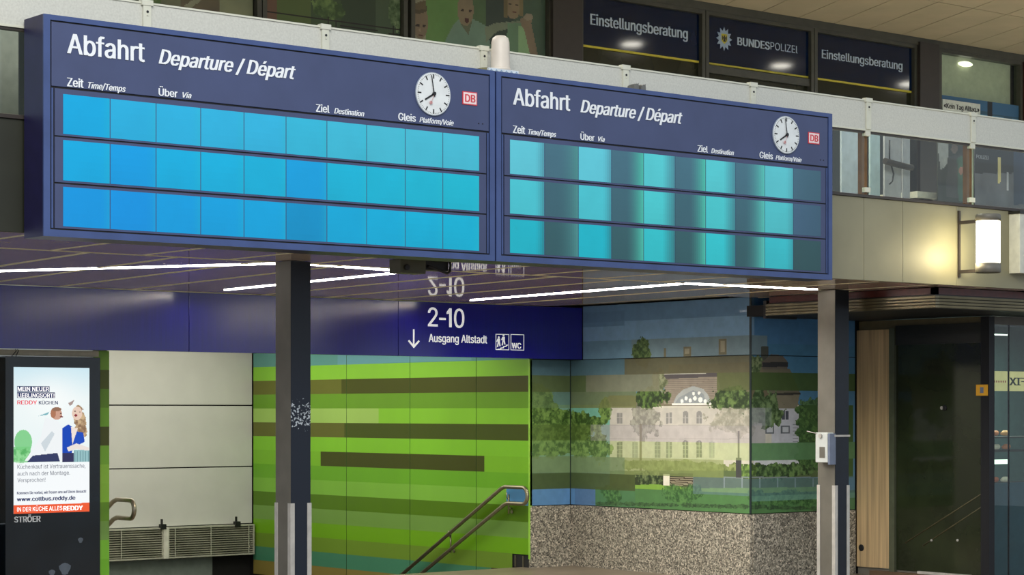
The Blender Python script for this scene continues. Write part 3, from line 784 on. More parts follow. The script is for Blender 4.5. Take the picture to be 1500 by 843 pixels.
mb.prism([(cxx - .008, czz + .035), (cxx + .008, czz + .035), (cxx + .012, czz), (cxx + .018, czz - .03), (cxx - .018, czz - .03), (cxx - .012, czz)], 1, OY - .0085, OY - .007)
for sgn in (-1, 1):
    mb.prism([(cxx + sgn * .012, czz + .012), (cxx + sgn * .034, czz + .036), (cxx + sgn * .034, czz - .02), (cxx + sgn * .02, czz - .005)], 1, OY - .0085, OY - .007)
mb.build('eagle', M_black, em)
# lower frames under the yellow stripes
for (a, b) in ((15.5, 17.03),):
    mb = MB().box(a, b, OY - .02, OY + .01, ym - .09, ym - .01).box(a, b, OY - .02, OY + .01, ym - .20, ym - .17)
    mb.box(16.35, 16.40, OY - .02, OY + .01, GZ, ym - .2).build('door_frame', M_frame, of)
box('pilaster', 13.36, 13.735, OY - .08, OY + .1, GZ, CZ - .05, M_framed, of)
box('pilaster', 18.77, 19.10, OY - .08, OY + .1, GZ, CZ - .05, M_framed, of)
box('lintel', 4, 26, OY - .05, OY + .1, CZ - .08, CZ, M_frame, of)
box('backing', 4, 26, OY + .5, OY + .6, GZ, CZ, M_shadow, of)
box('base', 4, 26, OY - .05, OY + .45, GZ - .01, GZ + .02, M_framed, of)
# window 6: pale interior, light, leaflet sign
w6 = win(6, 19.19, 20.62, M_wglass)
bpy.data.objects.remove([c for c in w6.children if c.name.startswith('pane')][0])
box('blind', 19.18, 20.63, OY + .12, OY + .14, GZ, CZ - .1, mat('blind_pale', (172, 174, 150), .7, emit=.22), w6)  # glow put in for the office light behind it
box('pane', 19.19, 20.62, OY + .02, OY + .03, GZ, CZ - .12, M_glass, w6)
box('pilaster', 20.68, 21.2, OY - .08, OY + .1, GZ, CZ - .05, mat('pilaster_red', (74, 40, 34), .5), of)
c = Canvas(1, OY - .012, ar(19.2, 22.5, .03), ar(4.72, P1(1377, 139, OY)[1], .02), (50, 100, 140))
for i in range(14):
    k = 90 + 60 * math.sin(i * 1.7); c.blend((np.abs(c.z - (4.74 + .03 * i) - .02 * np.sin(c.u * 3)) < .015).astype(float), (k * .55, k, k * 1.25), .8)
c.blend(((c.u > 20.05) & (c.u < 20.12)).astype(float), (20, 30, 40))
ps = thing('poster_strip', 'blue printed strip at the foot of the pale lit office window', 'poster', (19.2, OY, 4.72))
c.build('print', M_poster, ps, .01)
a = P1(1381, 158, OY - .03); b = P1(1436, 158, OY - .03)
sg = thing('paper_sign', 'small white sign reading Kein Tag Alltag on the blue strip', 'sign', (a[0], OY - .03, 4.9))
z0 = P1(1381, 163, OY - .03)[1]; z1 = P1(1381, 145, OY - .03)[1]
box('board', a[0], b[0], OY - .03, OY - .014, z0, z1, mat('paper', (205, 212, 205), .6), sg)
text('«Kein Tag Alltag.»', a[0] + .02, b[0] - .02, z0 + (z1 - z0) * .3, z0 + (z1 - z0) * .7, OY - .03, M_black, sg, bold=.015)

ol = thing('office_lamp', 'small oval lamp glowing inside the pale office window', 'light', (P1(1415, 94)[0], OY + .08, 5.5))
q0 = P1(1406, 96, OY + .08); q1 = P1(1424, 91.5, OY + .08)
MB().prism([((q0[0] + q1[0]) / 2 + (q1[0] - q0[0]) / 2 * math.cos(t), (q0[1] + q1[1]) / 2 + .03 * math.sin(t)) for t in np.linspace(0, 2 * math.pi, 17)[:-1]], 1, OY + .07, OY + .11).build('lens', mat('office_glow', (255, 250, 225), .5, var=0, emit=1.6), ol)
# left windows with large photo posters
w1 = win(1, 7.0, 10.02, M_wglass); w2 = win(2, 10.12, 11.60, M_wglass); w7 = win(7, 11.73, 13.34, M_wglass)
def poster(x0, x1, paint, label, z0=4.75):
    o = thing('window_poster', label, 'poster', (x0, OY, z0))
    c = Canvas(1, OY + .005, ar(x0, x1, .012), ar(z0, CZ - .13, .012), (70, 90, 60)); paint(c); c.build('print', M_poster, o, .01)
    return o
def pa(c):
    for (a, b, col) in ((-200, 212, (96, 100, 84)), (212, 235, (82, 110, 62)), (235, 265, (104, 108, 84)), (265, 322, (92, 84, 66)), (322, 376, (120, 126, 98))): c.rect(a, -120, b, 80, col)
    c.poly([(268, 10), (296, -10), (300, -4), (280, 12)], (130, 132, 110)); c.grain(.12, 3)
def pb(c):
    for (a, b, col) in ((380, 405, (96, 70, 56)), (405, 455, (74, 92, 48)), (455, 500, (50, 72, 46)), (500, 550, (36, 56, 40)), (550, 600, (56, 76, 56))): c.rect(a, -120, b, 80, col)
    c.leaves(480, 12, 24, 20, (44, 70, 34), (98, 124, 70), 5, 3); c.leaves(582, 18, 12, 30, (50, 76, 44), (110, 130, 96), 6, 4)
    for (x0, y0, x1, y1) in ((384, 15, 590, 44),):
        c.poly([(x0, y0), (x1, y1), (x1, y1 + 1.6), (x0, y0 + 1.6)], (12, 14, 12))
    for x, y in ((384, 15), (480, 24), (492, 30), (575, 38)): c.rect(x, y, x + 1.5, y + 22, (12, 14, 12))
    c.poly([(480, 33), (590, 51), (590, 52.5), (480, 34.5)], (12, 14, 12))
def pc(c):
    c.rect(600, -100, 806, 100, (66, 92, 62)); c.rect(603, -100, 624, 60, (128, 128, 108)); c.rect(624, -100, 672, 100, (84, 122, 66)); c.rect(712, -100, 752, 100, (42, 58, 54)); c.rect(752, -100, 806, 100, (58, 80, 66))
    # boy at left
    c.rect(603, 20, 607, 62, (190, 190, 176)); c.ell(616, 32, 11, 25, (112, 98, 80)); c.ell(614, 12, 12, 8, (70, 62, 46)); c.poly([(604, 6), (624, 0), (624, 14), (606, 14)], (88, 78, 56))
    c.ell(612, 37, 3, 1.6, (40, 32, 26)); c.ell(621, 38, 2.6, 1.6, (40, 32, 26)); c.ell(616, 52, 3.4, 1.3, (72, 40, 34)); c.ell(615, 44, 1.4, 2.4, (134, 118, 98))
    # boy in the middle, shouting
    c.poly([(645, 110), (652, 60), (664, 36), (674, 26), (690, 26), (712, 38), (722, 80), (724, 110)], (98, 126, 112)); c.poly([(672, 30), (692, 30), (686, 52)], (84, 92, 72))
    c.ell(682, 14, 12, 24, (118, 106, 86)); c.poly([(669, -30), (696, -30), (694, -3), (671, -1)], (84, 78, 52)); c.ell(677, 15, 2.6, 1.4, (46, 38, 32)); c.ell(689, 16, 2.4, 1.4, (46, 38, 32)); c.ell(684, 30, 3.4, 4, (62, 30, 28))
    c.poly([(710, 40), (725, 34), (765, 30), (766, 38), (728, 46), (712, 62)], (104, 116, 98))
    # girl at right, arm raised
    c.poly([(738, 110), (744, 34), (764, 34), (788, 110)], (92, 124, 98)); c.poly([(758, 110), (760, 38), (772, 38), (780, 110)], (124, 160, 118))
    c.ell(752, 6, 12, 22, (122, 108, 86)); c.rect(738, -40, 744, 26, (96, 88, 60)); c.rect(761, -40, 767, 24, (110, 100, 70)); c.ell(747, 6, 2.4, 1.4, (46, 38, 32)); c.ell(757, 7, 2.4, 1.4, (46, 38, 32)); c.ell(753, 18, 3, 1.4, (80, 44, 38))
    c.poly([(762, 28), (772, 20), (781, 24), (778, 34), (790, 90), (780, 96), (768, 44), (764, 38)], (118, 104, 86)); c.ell(774, 25, 7, 5, (128, 120, 104))
    c.grain(.1, 5)
poster(7.02, 10.0, pa, 'green and brown striped poster in the upper window at the far left')
poster(10.13, 11.59, pb, 'dark foliage poster with thin black lines in the narrow upper window')
poster(11.74, 13.33, pc, 'window poster showing three children before green stripes')

# gallery ceiling of skewed tiles
ce = struct_root('ceiling', (18, 14, CZ))
SS = .419
for r, (ya, yb) in enumerate(((14.445, 15.945), (12.93, 14.43), (11.415, 12.915))):
    for k in range(-20, 19):
        x = 16.27 + .556 * k; f = lambda X, Y: X + SS * (Y - 15.96)
        MB().prism([(f(x, ya) + .006, ya), (f(x + .556, ya) - .006, ya), (f(x + .556, yb) - .006, yb), (f(x, yb) + .006, yb)], 2, CZ, CZ + .02).build('tile', M_tile, ce)
box('backing', 4, 30, 11.3, OY + .6, CZ + .02, CZ + .1, M_tilegap, ce)
ci = 0
for x, y, lab in ((16.5, 13.74, 'left'), (18.95, 13.74, 'middle'), (21.3, 13.74, 'right')):
    o = thing('downlight', 'round downlight in the upper ceiling mirrored in the %s blue window sign' % lab, 'light', (x, y, CZ), 'round downlights in the gallery ceiling')
    MB().lathe((x, y, CZ - .012), [(.14, 0), (.15, .01)], 24).build('rim', M_trim, o)
    MB().lathe((x, y, CZ - .016), [(.115, 0), (.12, .003)], 24).build('lens', mat('downlight_glow', (255, 250, 235), .5, var=0, emit=30), o)
for k in range(-3, 3):
    l = bpy.data.lights.new('downlight_lamp', 'SPOT'); l.energy = 330; l.color = (1, .95, .84); l.spot_size = 2.4; l.spot_blend = .8; l.shadow_soft_size = .11
    o = bpy.data.objects.new('downlight_lamp', l); COL.objects.link(o); o.location = (16.5 + 2.4 * k, 13.74, CZ - .03)  # leftmost spots have no fixture, added to light the gallery
# added boards standing in for blurred shapes and reflections in the glass
def stand_in(x0, x1, y, z1, rgb, label, paint=None, name='display_board'):
    o = thing(name, label, 'display board', ((x0 + x1) / 2, y, GZ))
    if paint:
        c = Canvas(1, y, ar(x0, x1, .015), ar(GZ + .1, z1, .015), rgb); paint(c); c.build('print', M_poster, o, .015)  # painted face of the added stand-in
    else: box('panel', x0, x1, y, y + .02, GZ + .1, z1, mat('board_%d' % rgb[0], rgb, .5), o)
    box('foot', x0 + .04, x0 + .08, y - .1, y + .14, GZ, GZ + .1, M_framed, o); box('foot', x1 - .08, x1 - .04, y - .1, y + .14, GZ, GZ + .1, M_framed, o)
    return o
def g(px, y): return U(px, 240, 1, y)[0]
stand_in(g(1233, 13), g(1266, 13), 13, 4.3, (196, 208, 220), 'pale blue-white board behind the glass, nearest the departure board')
stand_in(g(1275, 13), g(1289, 13), 13, 4.3, (180, 200, 206), 'narrow pale board behind the glass right of the first brass post')
stand_in(g(1296, 13.2), g(1320, 13.2), 13.2, 4.32, (168, 168, 172), 'grey board with a curved black cable behind the glass')
stand_in(g(1323, 13.2), g(1333, 13.2), 13.2, 4.32, (164, 166, 172), 'slim grey board behind the glass beside the dark column')
stand_in(g(-60, 13), g(27, 13), 13, 4.3, (158, 158, 144), 'pale board behind the gallery glass left of the departure boards')
def pfig(c):
    c.rect(1380, 180, 1500, 310, (52, 54, 50)); c.poly([(1372, 205), (1390, 205), (1388, 240), (1378, 250)], (168, 168, 166)); c.ell(1398, 218, 5, 7, (118, 100, 88)); c.poly([(1388, 230), (1410, 226), (1416, 290), (1386, 290)], (74, 72, 72)); c.poly([(1402, 232), (1416, 225), (1416, 295), (1404, 295)], (70, 98, 84))
    c.ell(1408, 250, 3.4, 6, (150, 108, 96)); c.grain(.3, 5)
stand_in(g(1374, 13.2), g(1418, 13.2), 13.2, 4.32, (60, 60, 58), 'printed board with blurred figures behind the glass left of the second brass post', pfig)
def pfig2(c):
    c.rect(1380, 200, 1520, 254, (34, 33, 38)); c.rect(1380, 254, 1520, 310, (96, 96, 104)); c.rect(1462, 230, 1466, 268, (206, 190, 130)); c.rect(1474, 252, 1478, 280, (180, 180, 186)); c.rect(1484, 215, 1520, 300, (44, 58, 84)); c.grain(.25, 5)
b2 = stand_in(g(1428, 13.2), g(1520, 13.2), 13.2, 4.32, (60, 60, 66), 'dark printed board lettered in pale capitals behind the glass at far right', pfig2)
text_px('POLlZEl', 1430, 1448, 232, 226.5, 13.2, mat('faded_letter', (150, 150, 158), .6), b2, bold=.02)  # lettering painted for the sign reflected in the glass
cb = thing('cable', 'thin black cable hanging in front of the grey gallery board', 'cable', (g(1305, 13.15), 13.15, GZ))
MB().tube([U(px, py, 1, 13.14) for px, py in ((1303, 205), (1303, 232), (1306, 244), (1309, 255), (1307, 266), (1303, 270))], .008, 6).build('cord', M_black, cb)
MB().tube([U(px, py, 1, 13.12) for px, py in ((1296, 236), (1310, 240), (1322, 243), (1336, 246))], .03, 8).build('strap', M_framed, cb)
cl = thing('pillar', 'dark slim pillar behind the gallery glass right of the grey boards', 'pillar', (g(1340, 13.4), 13.4, GZ))
box('shaft', g(1334, 13.4), g(1343, 13.4), 13.4, 13.5, GZ, 4.35, M_dark, cl)
tb = thing('counter', 'dark counter with a pale top behind the gallery glass', 'counter', (15.5, 13.6, GZ))
box('front', g(1345, 13.3), g(1372, 13.3), 13.35, 13.75, GZ, 3.66, M_dark, tb); box('top', g(1344, 13.3), g(1373, 13.3), 13.3, 13.8, 3.66, 3.72, mat('counter_pale', (200, 196, 180), .5), tb)

# wall lamp on the fascia
lx = 14.73
lm = thing('wall_lamp', 'lit cylindrical wall lamp on two arms fixed to the beige fascia', 'lamp', (lx, 11.74, 2.8))
def Lz(py): return U(1448, py, 0, lx)[2]
zt, zb = Lz(321), Lz(398)
MB().lathe((lx, 11.745, 0), [(.100, Lz(387)), (.102, Lz(386)), (.102, Lz(325)), (.100, Lz(324))], 28).build('glass_cylinder', M_lamp, lm)
MB().lathe((lx, 11.745, 0), [(.09, Lz(324)), (.108, Lz(324)), (.108, Lz(316)), (.10, Lz(314))], 28).build('cap', M_postg, lm)
MB().lathe((lx, 11.745, 0), [(.10, Lz(400)), (.108, Lz(399)), (.108, Lz(386)), (.09, Lz(386))], 28).build('base', M_postg, lm)
for py in (323, 396): box('arm', lx - .012, lx + .012, 11.84, 12.06, Lz(py) - .014, Lz(py) + .014, M_framed, lm)
MB().box(lx - .01, lx + .01, 12.05, 12.07, Lz(404), Lz(305)).build('wall_rail', M_framed, lm)
pl = bpy.data.lights.new('lamp_light', 'POINT'); pl.energy = 9; pl.color = (1, .86, .55); pl.shadow_soft_size = .1
po = bpy.data.objects.new('lamp_light', pl); COL.objects.link(po); po.location = (lx - .13, 11.83, 2.98); po.parent = None
ls = thing('light_box', 'narrow white light box at the right end of the beige fascia', 'sign', (15.6, 12.0, 2.9))
a = U(1494, 300, 1, 11.95); b = U(1493, 400, 1, 11.95)
box('body', a[0], a[0] + .35, 11.95, 12.07, b[2], 3.40, mat('box_white', (196, 196, 184), .5), ls, bevel=.004)
box('cover', a[0] - .01, a[0] + .36, 11.94, 12.07, 3.40, 3.425, M_dark, ls)

# ================================================================== DEPARTURE BOARDS
def lerp(a, b, t): return tuple(a[i] * (1 - t) + b[i] * t for i in range(3))
def board(dx, x0, x1, label, lit):
    F = 11.77; B = 12.03
    o = thing('departure_board', label, 'display', ((x0 + x1) / 2, F + .1, 2.70), 'departure boards')
    box('housing', x0, x1, F + .012, B, 2.70, 4.036, M_navy, o)
    mb = MB(); t = .043
    mb.box(x0, x1, F, F + .012, 4.036 - .031, 4.036).box(x0, x1, F, F + .012, 2.70, 2.742)
    mb.box(x0, x0 + t, F, F + .012, 2.742, 4.005).box(x1 - t, x1, F, F + .012, 2.742, 4.005)
    mb.build('frame', M_blue, o)
    box('recess', x0 + t, x1 - t, F + .011, F + .0125, 2.742, 4.005, M_gap, o)
    xa, xb = x0 + t + .010, x1 - t - .010
    box('header_panel', xa, xb, F + .002, F + .011, 3.608, 3.995, M_head, o, bevel=.002)
    box('side_strip', xa, xa + .012, F + .004, F + .011, 2.752, 3.596, M_blue, o); box('side_strip', xb - .012, xb, F + .004, F + .011, 2.752, 3.596, M_blue, o)
    xa += .022; xb -= .022
    rows = ((3.565, 3.324, 3.596, 3.312), (3.287, 3.043, 3.303, 3.030), (3.004, 2.765, 3.020, 2.752))
    cs = [6.012 + dx + .3195 * k for k in range(11)]
    for r, (zt, zb, ft, fb) in enumerate(rows):
        rp = box('row_panel', xa, xb, F + .004, F + .011, fb, ft, M_head, o)
        for k in range(10):
            c = Canvas(1, F + .0025, ar(cs[k] + .003, cs[k + 1] - .003, .02), ar(zb, zt, .04))
            uu = (c.u - cs[k]) / .3195; zz = (c.z - zb) / (zt - zb)
            L, D, gl = lit(r, k)
            f = np.clip(gl(uu), 0, 1)[..., None]
            c.col = np.array(D, float) * (1 - f) + np.array(L, float) * f
            c.col *= (0.97 + .06 * vnoise(c.u, c.z, 4, k + 10 * r))[..., None]
            # a little deeper towards the lower edge as a viewing-angle fade painted into the emission
            c.col *= np.array([1, 1, 1])[None, None, :] * (.975 + .035 * zz)[..., None]
            c.build('screen', M_screen, rp, .0015)
    T = lambda s, a, b, pb_, pc, **k: text_px(s, a, b, pb_, pc, F, M_white, o, dx=dx, **k)
    # lettering sits on the header panel
    T('Abfahrt', 99, 211, 78, 48.8, bold=.018)
    T('Departure / Départ', 233, 432, 93.5, 72, bold=.025, shear=.3)
    T('Zeit', 98.5, 121.5, 126.3, 113.6, bold=.02); T('Time/Temps', 129, 183.5, 129.3, 120.3, bold=.02, shear=.3)
    T('Über', 232.5, 259.5, 140, 129, bold=.02); T('Via', 267.5, 280, 143, 135, bold=.02, shear=.3)
    T('Ziel', 463, 482, 163.6, 152.6, bold=.02); T('Destination', 489.5, 533, 166.2, 158.2, bold=.02, shear=.3)
    T('Gleis', 583.5, 608.5, 176, 165.4, bold=.02); T('Platform/Voie', 614.5, 664, 179, 171.6, bold=.02, shear=.3)
    # clock
    cx, cz, R = 8.797 + dx, 3.822, .146
    ck = MB().lathe((cx, F + .004, cz), [(R, 0), (R, -.012), (R * .985, -.016)], 48, 1).build('clock_face', M_face, o)
    MB().lathe((cx, F + .004, cz), [(R * 1.02, 0), (R * 1.02, -.014), (R, -.014), (R, 0)], 48, 1).build('clock_rim', mat('rim_grey', (150, 160, 175), .4), ck)
    for h in range(12):
        a = h * math.pi / 6; s_, c_ = math.sin(a), math.cos(a); wv = .0042
        q = [(cx + s_ * r + c_ * e, cz + c_ * r - s_ * e) for r, e in ((R * .72, -wv), (R * .72, wv), (R * .93, wv), (R * .93, -wv))]
        MB().prism(q, 1, F - .0145, F - .0118).build('hour_mark', M_black, ck)
    mb = MB()
    for h in range(60):
        if h % 5 == 0: continue
        a = h * math.pi / 30; s_, c_ = math.sin(a), math.cos(a); wv = .001
        mb.prism([(cx + s_ * r + c_ * e, cz + c_ * r - s_ * e) for r, e in ((R * .89, -wv), (R * .89, wv), (R * .94, wv), (R * .94, -wv))], 1, F - .0142, F - .0118)
    mb.build('minute_marks', M_black, ck)
    def hand(ang, l0, l1, w0, w1, y, nm, m):
        a = math.radians(ang); s_, c_ = math.sin(a), math.cos(a)
        MB().prism([(cx + s_ * r + c_ * e, cz + c_ * r - s_ * e) for r, e in ((l0, -w0), (l0, w0), (l1, w1), (l1, -w1))], 1, y - .002, y).build(nm, m, ck)
    hand(239, -.02, .088, .006, .005, F - .016, 'hour_hand', M_black)
    hand(-10, -.02, .128, .0045, .003, F - .019, 'minute_hand', M_black)
    hand(204, -.01, .085, .0012, .0012, F - .022, 'second_hand', M_pink)
    MB().lathe((cx - .029, F - .022, cz - .062), [(.012, 0), (.012, -.002)], 16, 1).build('second_disc', M_pink, ck)
    MB().lathe((cx, F - .012, cz), [(.012, 0), (.012, -.014)], 16, 1).build('hub', M_black, ck)
    # small red and white logo plate
    lg = MB().box(9.055 + dx, 9.183 + dx, F - .003, F + .004, 3.776, 3.868).build('logo_plate', M_red, o, label='small white plate with red border and red letters')
    box('logo_field', 9.062 + dx, 9.176 + dx, F - .0045, F - .003, 3.783, 3.861, mat('logo_white', (235, 214, 214), .5), lg)
    text('DB', 9.077 + dx, 9.163 + dx, 3.796, 3.848, F - .0045, M_red, lg, bold=.02, ext=.002)
    for k in (0, 1): MB().lathe((9.20 + dx + .035 * k, F + .002, 3.655), [(.005, 0), (.005, -.002)], 8, 1).build('screw', M_gap, o)
    return o
one = lambda u: np.ones_like(u)
def lit_left(r, k):
    t = k / 9
    base = (lerp((0, 168, 224), (66, 184, 210), min(1, t * 1.3)), lerp((0, 170, 226), (20, 178, 204), t), lerp((0, 150, 224), (4, 172, 208), t))[r]
    if (r, k) in ((1, 1), (1, 5), (2, 1)): base = lerp(base, (0, 140, 225), .5)
    if r == 0 and 1 <= k <= 4: base = lerp(base, (50, 176, 222), .6)
    if (r, k) == (2, 5): base = lerp(base, (0, 130, 186), .6)
    return base, lerp(base, (40, 190, 200), .6), lambda u: 1 - .45 * np.clip((u - .75) / .25, 0, 1) ** 2
def lit_right(r, k):
    br = ((92, 196, 214), (70, 190, 204), (24, 176, 196))[r]
    if k in (4, 6): br = lerp(br, (70, 196, 196), .5)
    if k >= 8: br = lerp(br, (80, 180, 184), .5)
    dm = ((66, 108, 126), (58, 98, 112), (50, 90, 98))[r]
    if k == 9: dm = ((66, 102, 122), (64, 96, 122), (48, 82, 88))[r]
    if k in (0, 2): return br, lerp(br, dm, .55), lambda u: 1 - np.clip((u - .72) / .28, 0, 1) ** 1.5
    if k in (4, 6): return br, lerp(br, dm, .7), lambda u: 1 - np.clip((u - .6) / .4, 0, 1)
    if k == 8: return br, lerp(br, dm, .3), lambda u: 1 - np.clip((u - .75) / .25, 0, 1)
    if k == 1: return (72, 140, 140), dm, lambda u: np.clip((u - .3) / .7, 0, 1) ** 2
    if k in (3, 5): return (72, 190, 170), dm, lambda u: np.clip((u - .45) / .55, 0, 1) ** 1.5
    if k == 7: return (82, 190, 180), dm, lambda u: np.clip((u - .3) / .7, 0, 1) ** 1.6
    return dm, lerp(dm, (40, 70, 78), .5), lambda u: 1 - .5 * u
board(0.0, 5.885, 9.343, 'wide blue departure board with evenly lit bright blue screens', lit_left)
board(3.467, 9.357, 12.803, 'blue departure board whose screens alternate bright turquoise and dim', lit_right)

# things on and under the boards
bc = thing('beacon_dome', 'cream rounded plastic dome standing on top of the boards', 'antenna', (9.44, 11.9, 4.075))
p0 = U(719, 90, 1, 11.9)[0]; p1 = U(747, 90, 1, 11.9)[0]; cxb = (p0 + p1) / 2; rb = (p1 - p0) / 2 * .80; zt = U(733, 52, 1, 11.9)[2]
MB().lathe((cxb, 11.9, 0), [(rb, 4.072), (rb, 4.09), (rb * .97, 4.15), (rb * .93, zt - .05), (rb * .8, zt - .02), (rb * .5, zt - .004), (rb * .1, zt)], 32).build('dome', M_plast, bc)
MB().lathe((cxb, 11.9, 0), [(rb * 1.08, 4.066), (rb * 1.08, 4.082), (rb, 4.086)], 32).build('collar', M_plast, bc)
bb = thing('junction_box', 'low white patterned box under the cream dome', 'box', (cxb + .05, 11.9, 4.036))
a = U(716, 100, 1, 11.82)[0]; b = U(760, 100, 1, 11.82)[0]
box('body', a, b, 11.82, 11.98, 4.036, 4.066, mat('box_pale', (205, 214, 220), .5), bb, bevel=.003)
mb = MB()
n = 6
for k in range(n):
    xa = a + (b - a) * (k + .15) / n; xb = a + (b - a) * (k + .5) / n; xc = a + (b - a) * (k + .85) / n
    mb.prism([(xa, 4.042), (xb, 4.06), (xc, 4.042), (xb, 4.05)], 1, 11.818, 11.82)
mb.build('zigzag', mat('pale_blue', (140, 165, 190), .5), bb)
wb = thing('wedge_block', 'small olive block beside the patterned box on the board top', 'block', (9.2, 11.9, 4.036))
a = U(701, 96, 1, 11.84)[0]; b = U(715, 96, 1, 11.84)[0]
MB().prism([(a, 4.036), (b - .004, 4.036), (b - .004, 4.07), (a + .03, 4.062)], 1, 11.84, 11.97).build('body', mat('olive', (118, 112, 78), .6), wb)
sb = thing('bracket_stub', 'small grey two-part bracket on top of the right board', 'bracket', (10.9, 11.9, 4.036))
a = U(923, 125, 1, 11.9)[0]
for k in (0, 1): MB().prism([(a + .07 * k, 4.036), (a + .055 + .07 * k, 4.036), (a + .05 + .07 * k, 4.10), (a + .012 + .07 * k, 4.085)], 1, 11.86, 11.94).build('plate', mat('bracket_grey', (104, 104, 100), .5), sb)

sc = thing('surveillance_camera', 'small boxy camera hanging under the left board', 'camera', (9.55, 12.5, 2.64))
a = U(582, 395, 1, 12.4)[0]; b = U(606, 395, 1, 12.4)[0]; cc = U(668, 395, 1, 12.4)[0]; z0 = U(600, 401, 1, 12.4)[2]
box('housing', a, b + .08, 12.36, 12.50, z0, SOF - .006, mat('camera_olive', (70, 70, 52), .5), sc, bevel=.006)
box('arm', b + .08, b + .30, 12.38, 12.48, z0 + .03, SOF - .006, M_black, sc, bevel=.006)
MB().lathe((a + .05, 12.355, z0 + .04), [(.022, 0), (.022, -.01), (.016, -.012)], 16, 1).build('lens', M_black, sc)
MB().tube([U(px, py, 1, 12.36) for px, py in ((627, 390), (638, 394), (648, 398), (655, 401), (659, 398), (660, 388), (657, 378))], .010, 8).build('cable', M_black, sc)

# posts ------------------------------------------------------------
def post(x, y, wx, wy, label, m_right):
    o = thing('steel_post', label, 'post', (x, y, 0), 'square posts under the gallery')
    mb = MB().box(x, x + wx, y + .001, y + wy, 0, SOF - .004); mb.build('shaft', M_postg, o)
    box('front_plate', x + .002, x + wx, y - .003, y + .001, 0, SOF - .004, m_right, o)
    g = .03
    for (xx, yy) in ((x, y), (x + wx, y), (x, y + wy)):
        x_a = xx - .006 if xx == x else xx - g; x_b = xx + g if xx == x else xx + .006
        if yy == y:
            MB().box(x_a, x_b, y - .008, y - .003, 0, .978).box(x - .006 if xx == x else x + wx, x if xx == x else x + wx + .006, y - .003, y + g, 0, .978).build('corner_guard', M_guard, o)
        else:
            box('corner_guard', x - .006, x, y + wy - g, y + wy + .006, 0, .978, M_guard, o)
    return o
post(8.487, 13.07, .170, .20, 'square post in front of the green wall, white paint flaking at mid height', M_peel)
p1_ = U(1223, 600, 1, 13.13); pw = U(1243, 600, 1, 13.13)[0] - p1_[0]; py_ = U(1198, 600, 0, p1_[0])[1] - 13.13
post(p1_[0], 13.13, pw, py_, 'square post between the mural and the wood-clad kiosk', M_postn)
dv = thing('ticket_validator', 'small white box strapped to the right post at chest height', 'device', (p1_[0], 13.2, 1.2))
yd0 = U(1215, 650, 0, p1_[0] - .08)[1]; yd1 = U(1195, 650, 0, p1_[0] - .08)[1]
zd1 = U(1205, 634, 0, p1_[0] - .08)[2]; zd0 = U(1205, 678, 0, p1_[0] - .08)[2]
x_ = p1_[0]
box('body', x_ - .085, x_ - .001, yd0 + .02, yd1, zd0, zd1, M_device, dv, bevel=.006)
box('side_cover', x_ - .08, x_ - .001, yd0 - .005, yd0 + .02, zd0 - .02, zd1 - .01, M_deviceg, dv, bevel=.004)
box('card_slot', x_ - .0865, x_ - .085, yd0 + .05, yd1 - .05, zd0 + .04, zd0 + .14, M_postg, dv)
MB().lathe((x_ - .085, (yd0 + yd1) / 2 + .02, zd1 - .03), [(.02, 0), (.02, -.01)], 14, 0).build('button', M_guard, dv)
MB().box(x_ - .02, x_ + pw + .006, 13.115, 13.119, zd1 - .04, zd1 - .022).build('strap', M_guard, dv)
MB().tube([(x_ - .09, yd1 - .02, zd1 - .01), (x_ - .09, yd1 + .1, zd1 + .01)], .004, 6).build('wire', M_guard, dv)

# advertising display -----------------------------------------------------
ad = thing('advertising_display', 'tall dark advertising column with a lit kitchen poster screen', 'display', (8.72, 17.25, 0))
box('body', 8.262, 9.179, 17.25, 17.38, 0, 2.125, M_adbody, ad, bevel=.004)
AY = 17.247
x0, z1 = P1(20, 538, AY); x1, z0 = P1(131, 751, AY)
z0 = P1(20, 753.5, AY)[1]
c = Canvas(1, AY, ar(x0, x1, .0035), ar(z0, z1, .005), (236, 246, 246))
c.blend(np.clip((c.z - 1.75) / .35, 0, 1), (196, 228, 240)); c.blend(np.exp(-((c.u - 8.7) / .25) ** 2 - ((c.z - 1.75) / .2) ** 2), (250, 253, 252), .8)
c.rect(18, 678, 133, 740, (246, 250, 252))
c.ell(34, 648, 13, 18, (110, 200, 120), .8); c.rect(20, 655, 45, 677, (120, 205, 130), .8); c.leaves(30, 668, 16, 12, (70, 160, 80), (150, 220, 150), 12, 2, .6)
c.poly([(36, 676), (60, 640), (66, 612), (84, 616), (96, 634), (92, 677)], (240, 244, 246)); c.poly([(60, 650), (76, 632), (80, 636), (66, 662)], (206, 216, 222))
c.poly([(48, 668), (84, 664), (88, 677), (40, 677)], (52, 60, 100)); c.poly([(56, 610), (72, 604), (70, 608)], (120, 180, 190))
c.ell(83, 607, 8, 8.5, (206, 160, 140)); c.ell(78, 606, 4, 7, (176, 120, 92)); c.ell(83, 600, 7, 3, (150, 112, 90)); c.ell(89, 606, 1.2, 1, (60, 40, 40)); c.ell(90, 611, 2.4, 1.2, (120, 50, 50)); c.poly([(100, 591), (109, 586), (106, 593), (102, 595)], (170, 150, 145))
c.leaves(118, 620, 9, 24, (140, 110, 84), (208, 180, 140), 16, 6); c.ell(113, 606, 7.5, 10, (232, 204, 186)); c.ell(111, 609, 2.4, 1.8, (140, 50, 60)); c.ell(117, 604, 1.2, .8, (60, 40, 40)); c.ell(110, 603, 1.2, .8, (60, 40, 40))
c.poly([(91, 628), (100, 622), (106, 626), (108, 645), (104, 674), (91, 676)], (24, 72, 184)); c.poly([(108, 632), (122, 634), (124, 648), (106, 656)], (30, 78, 190)); c.poly([(104, 626), (114, 628), (106, 652)], (240, 226, 216))
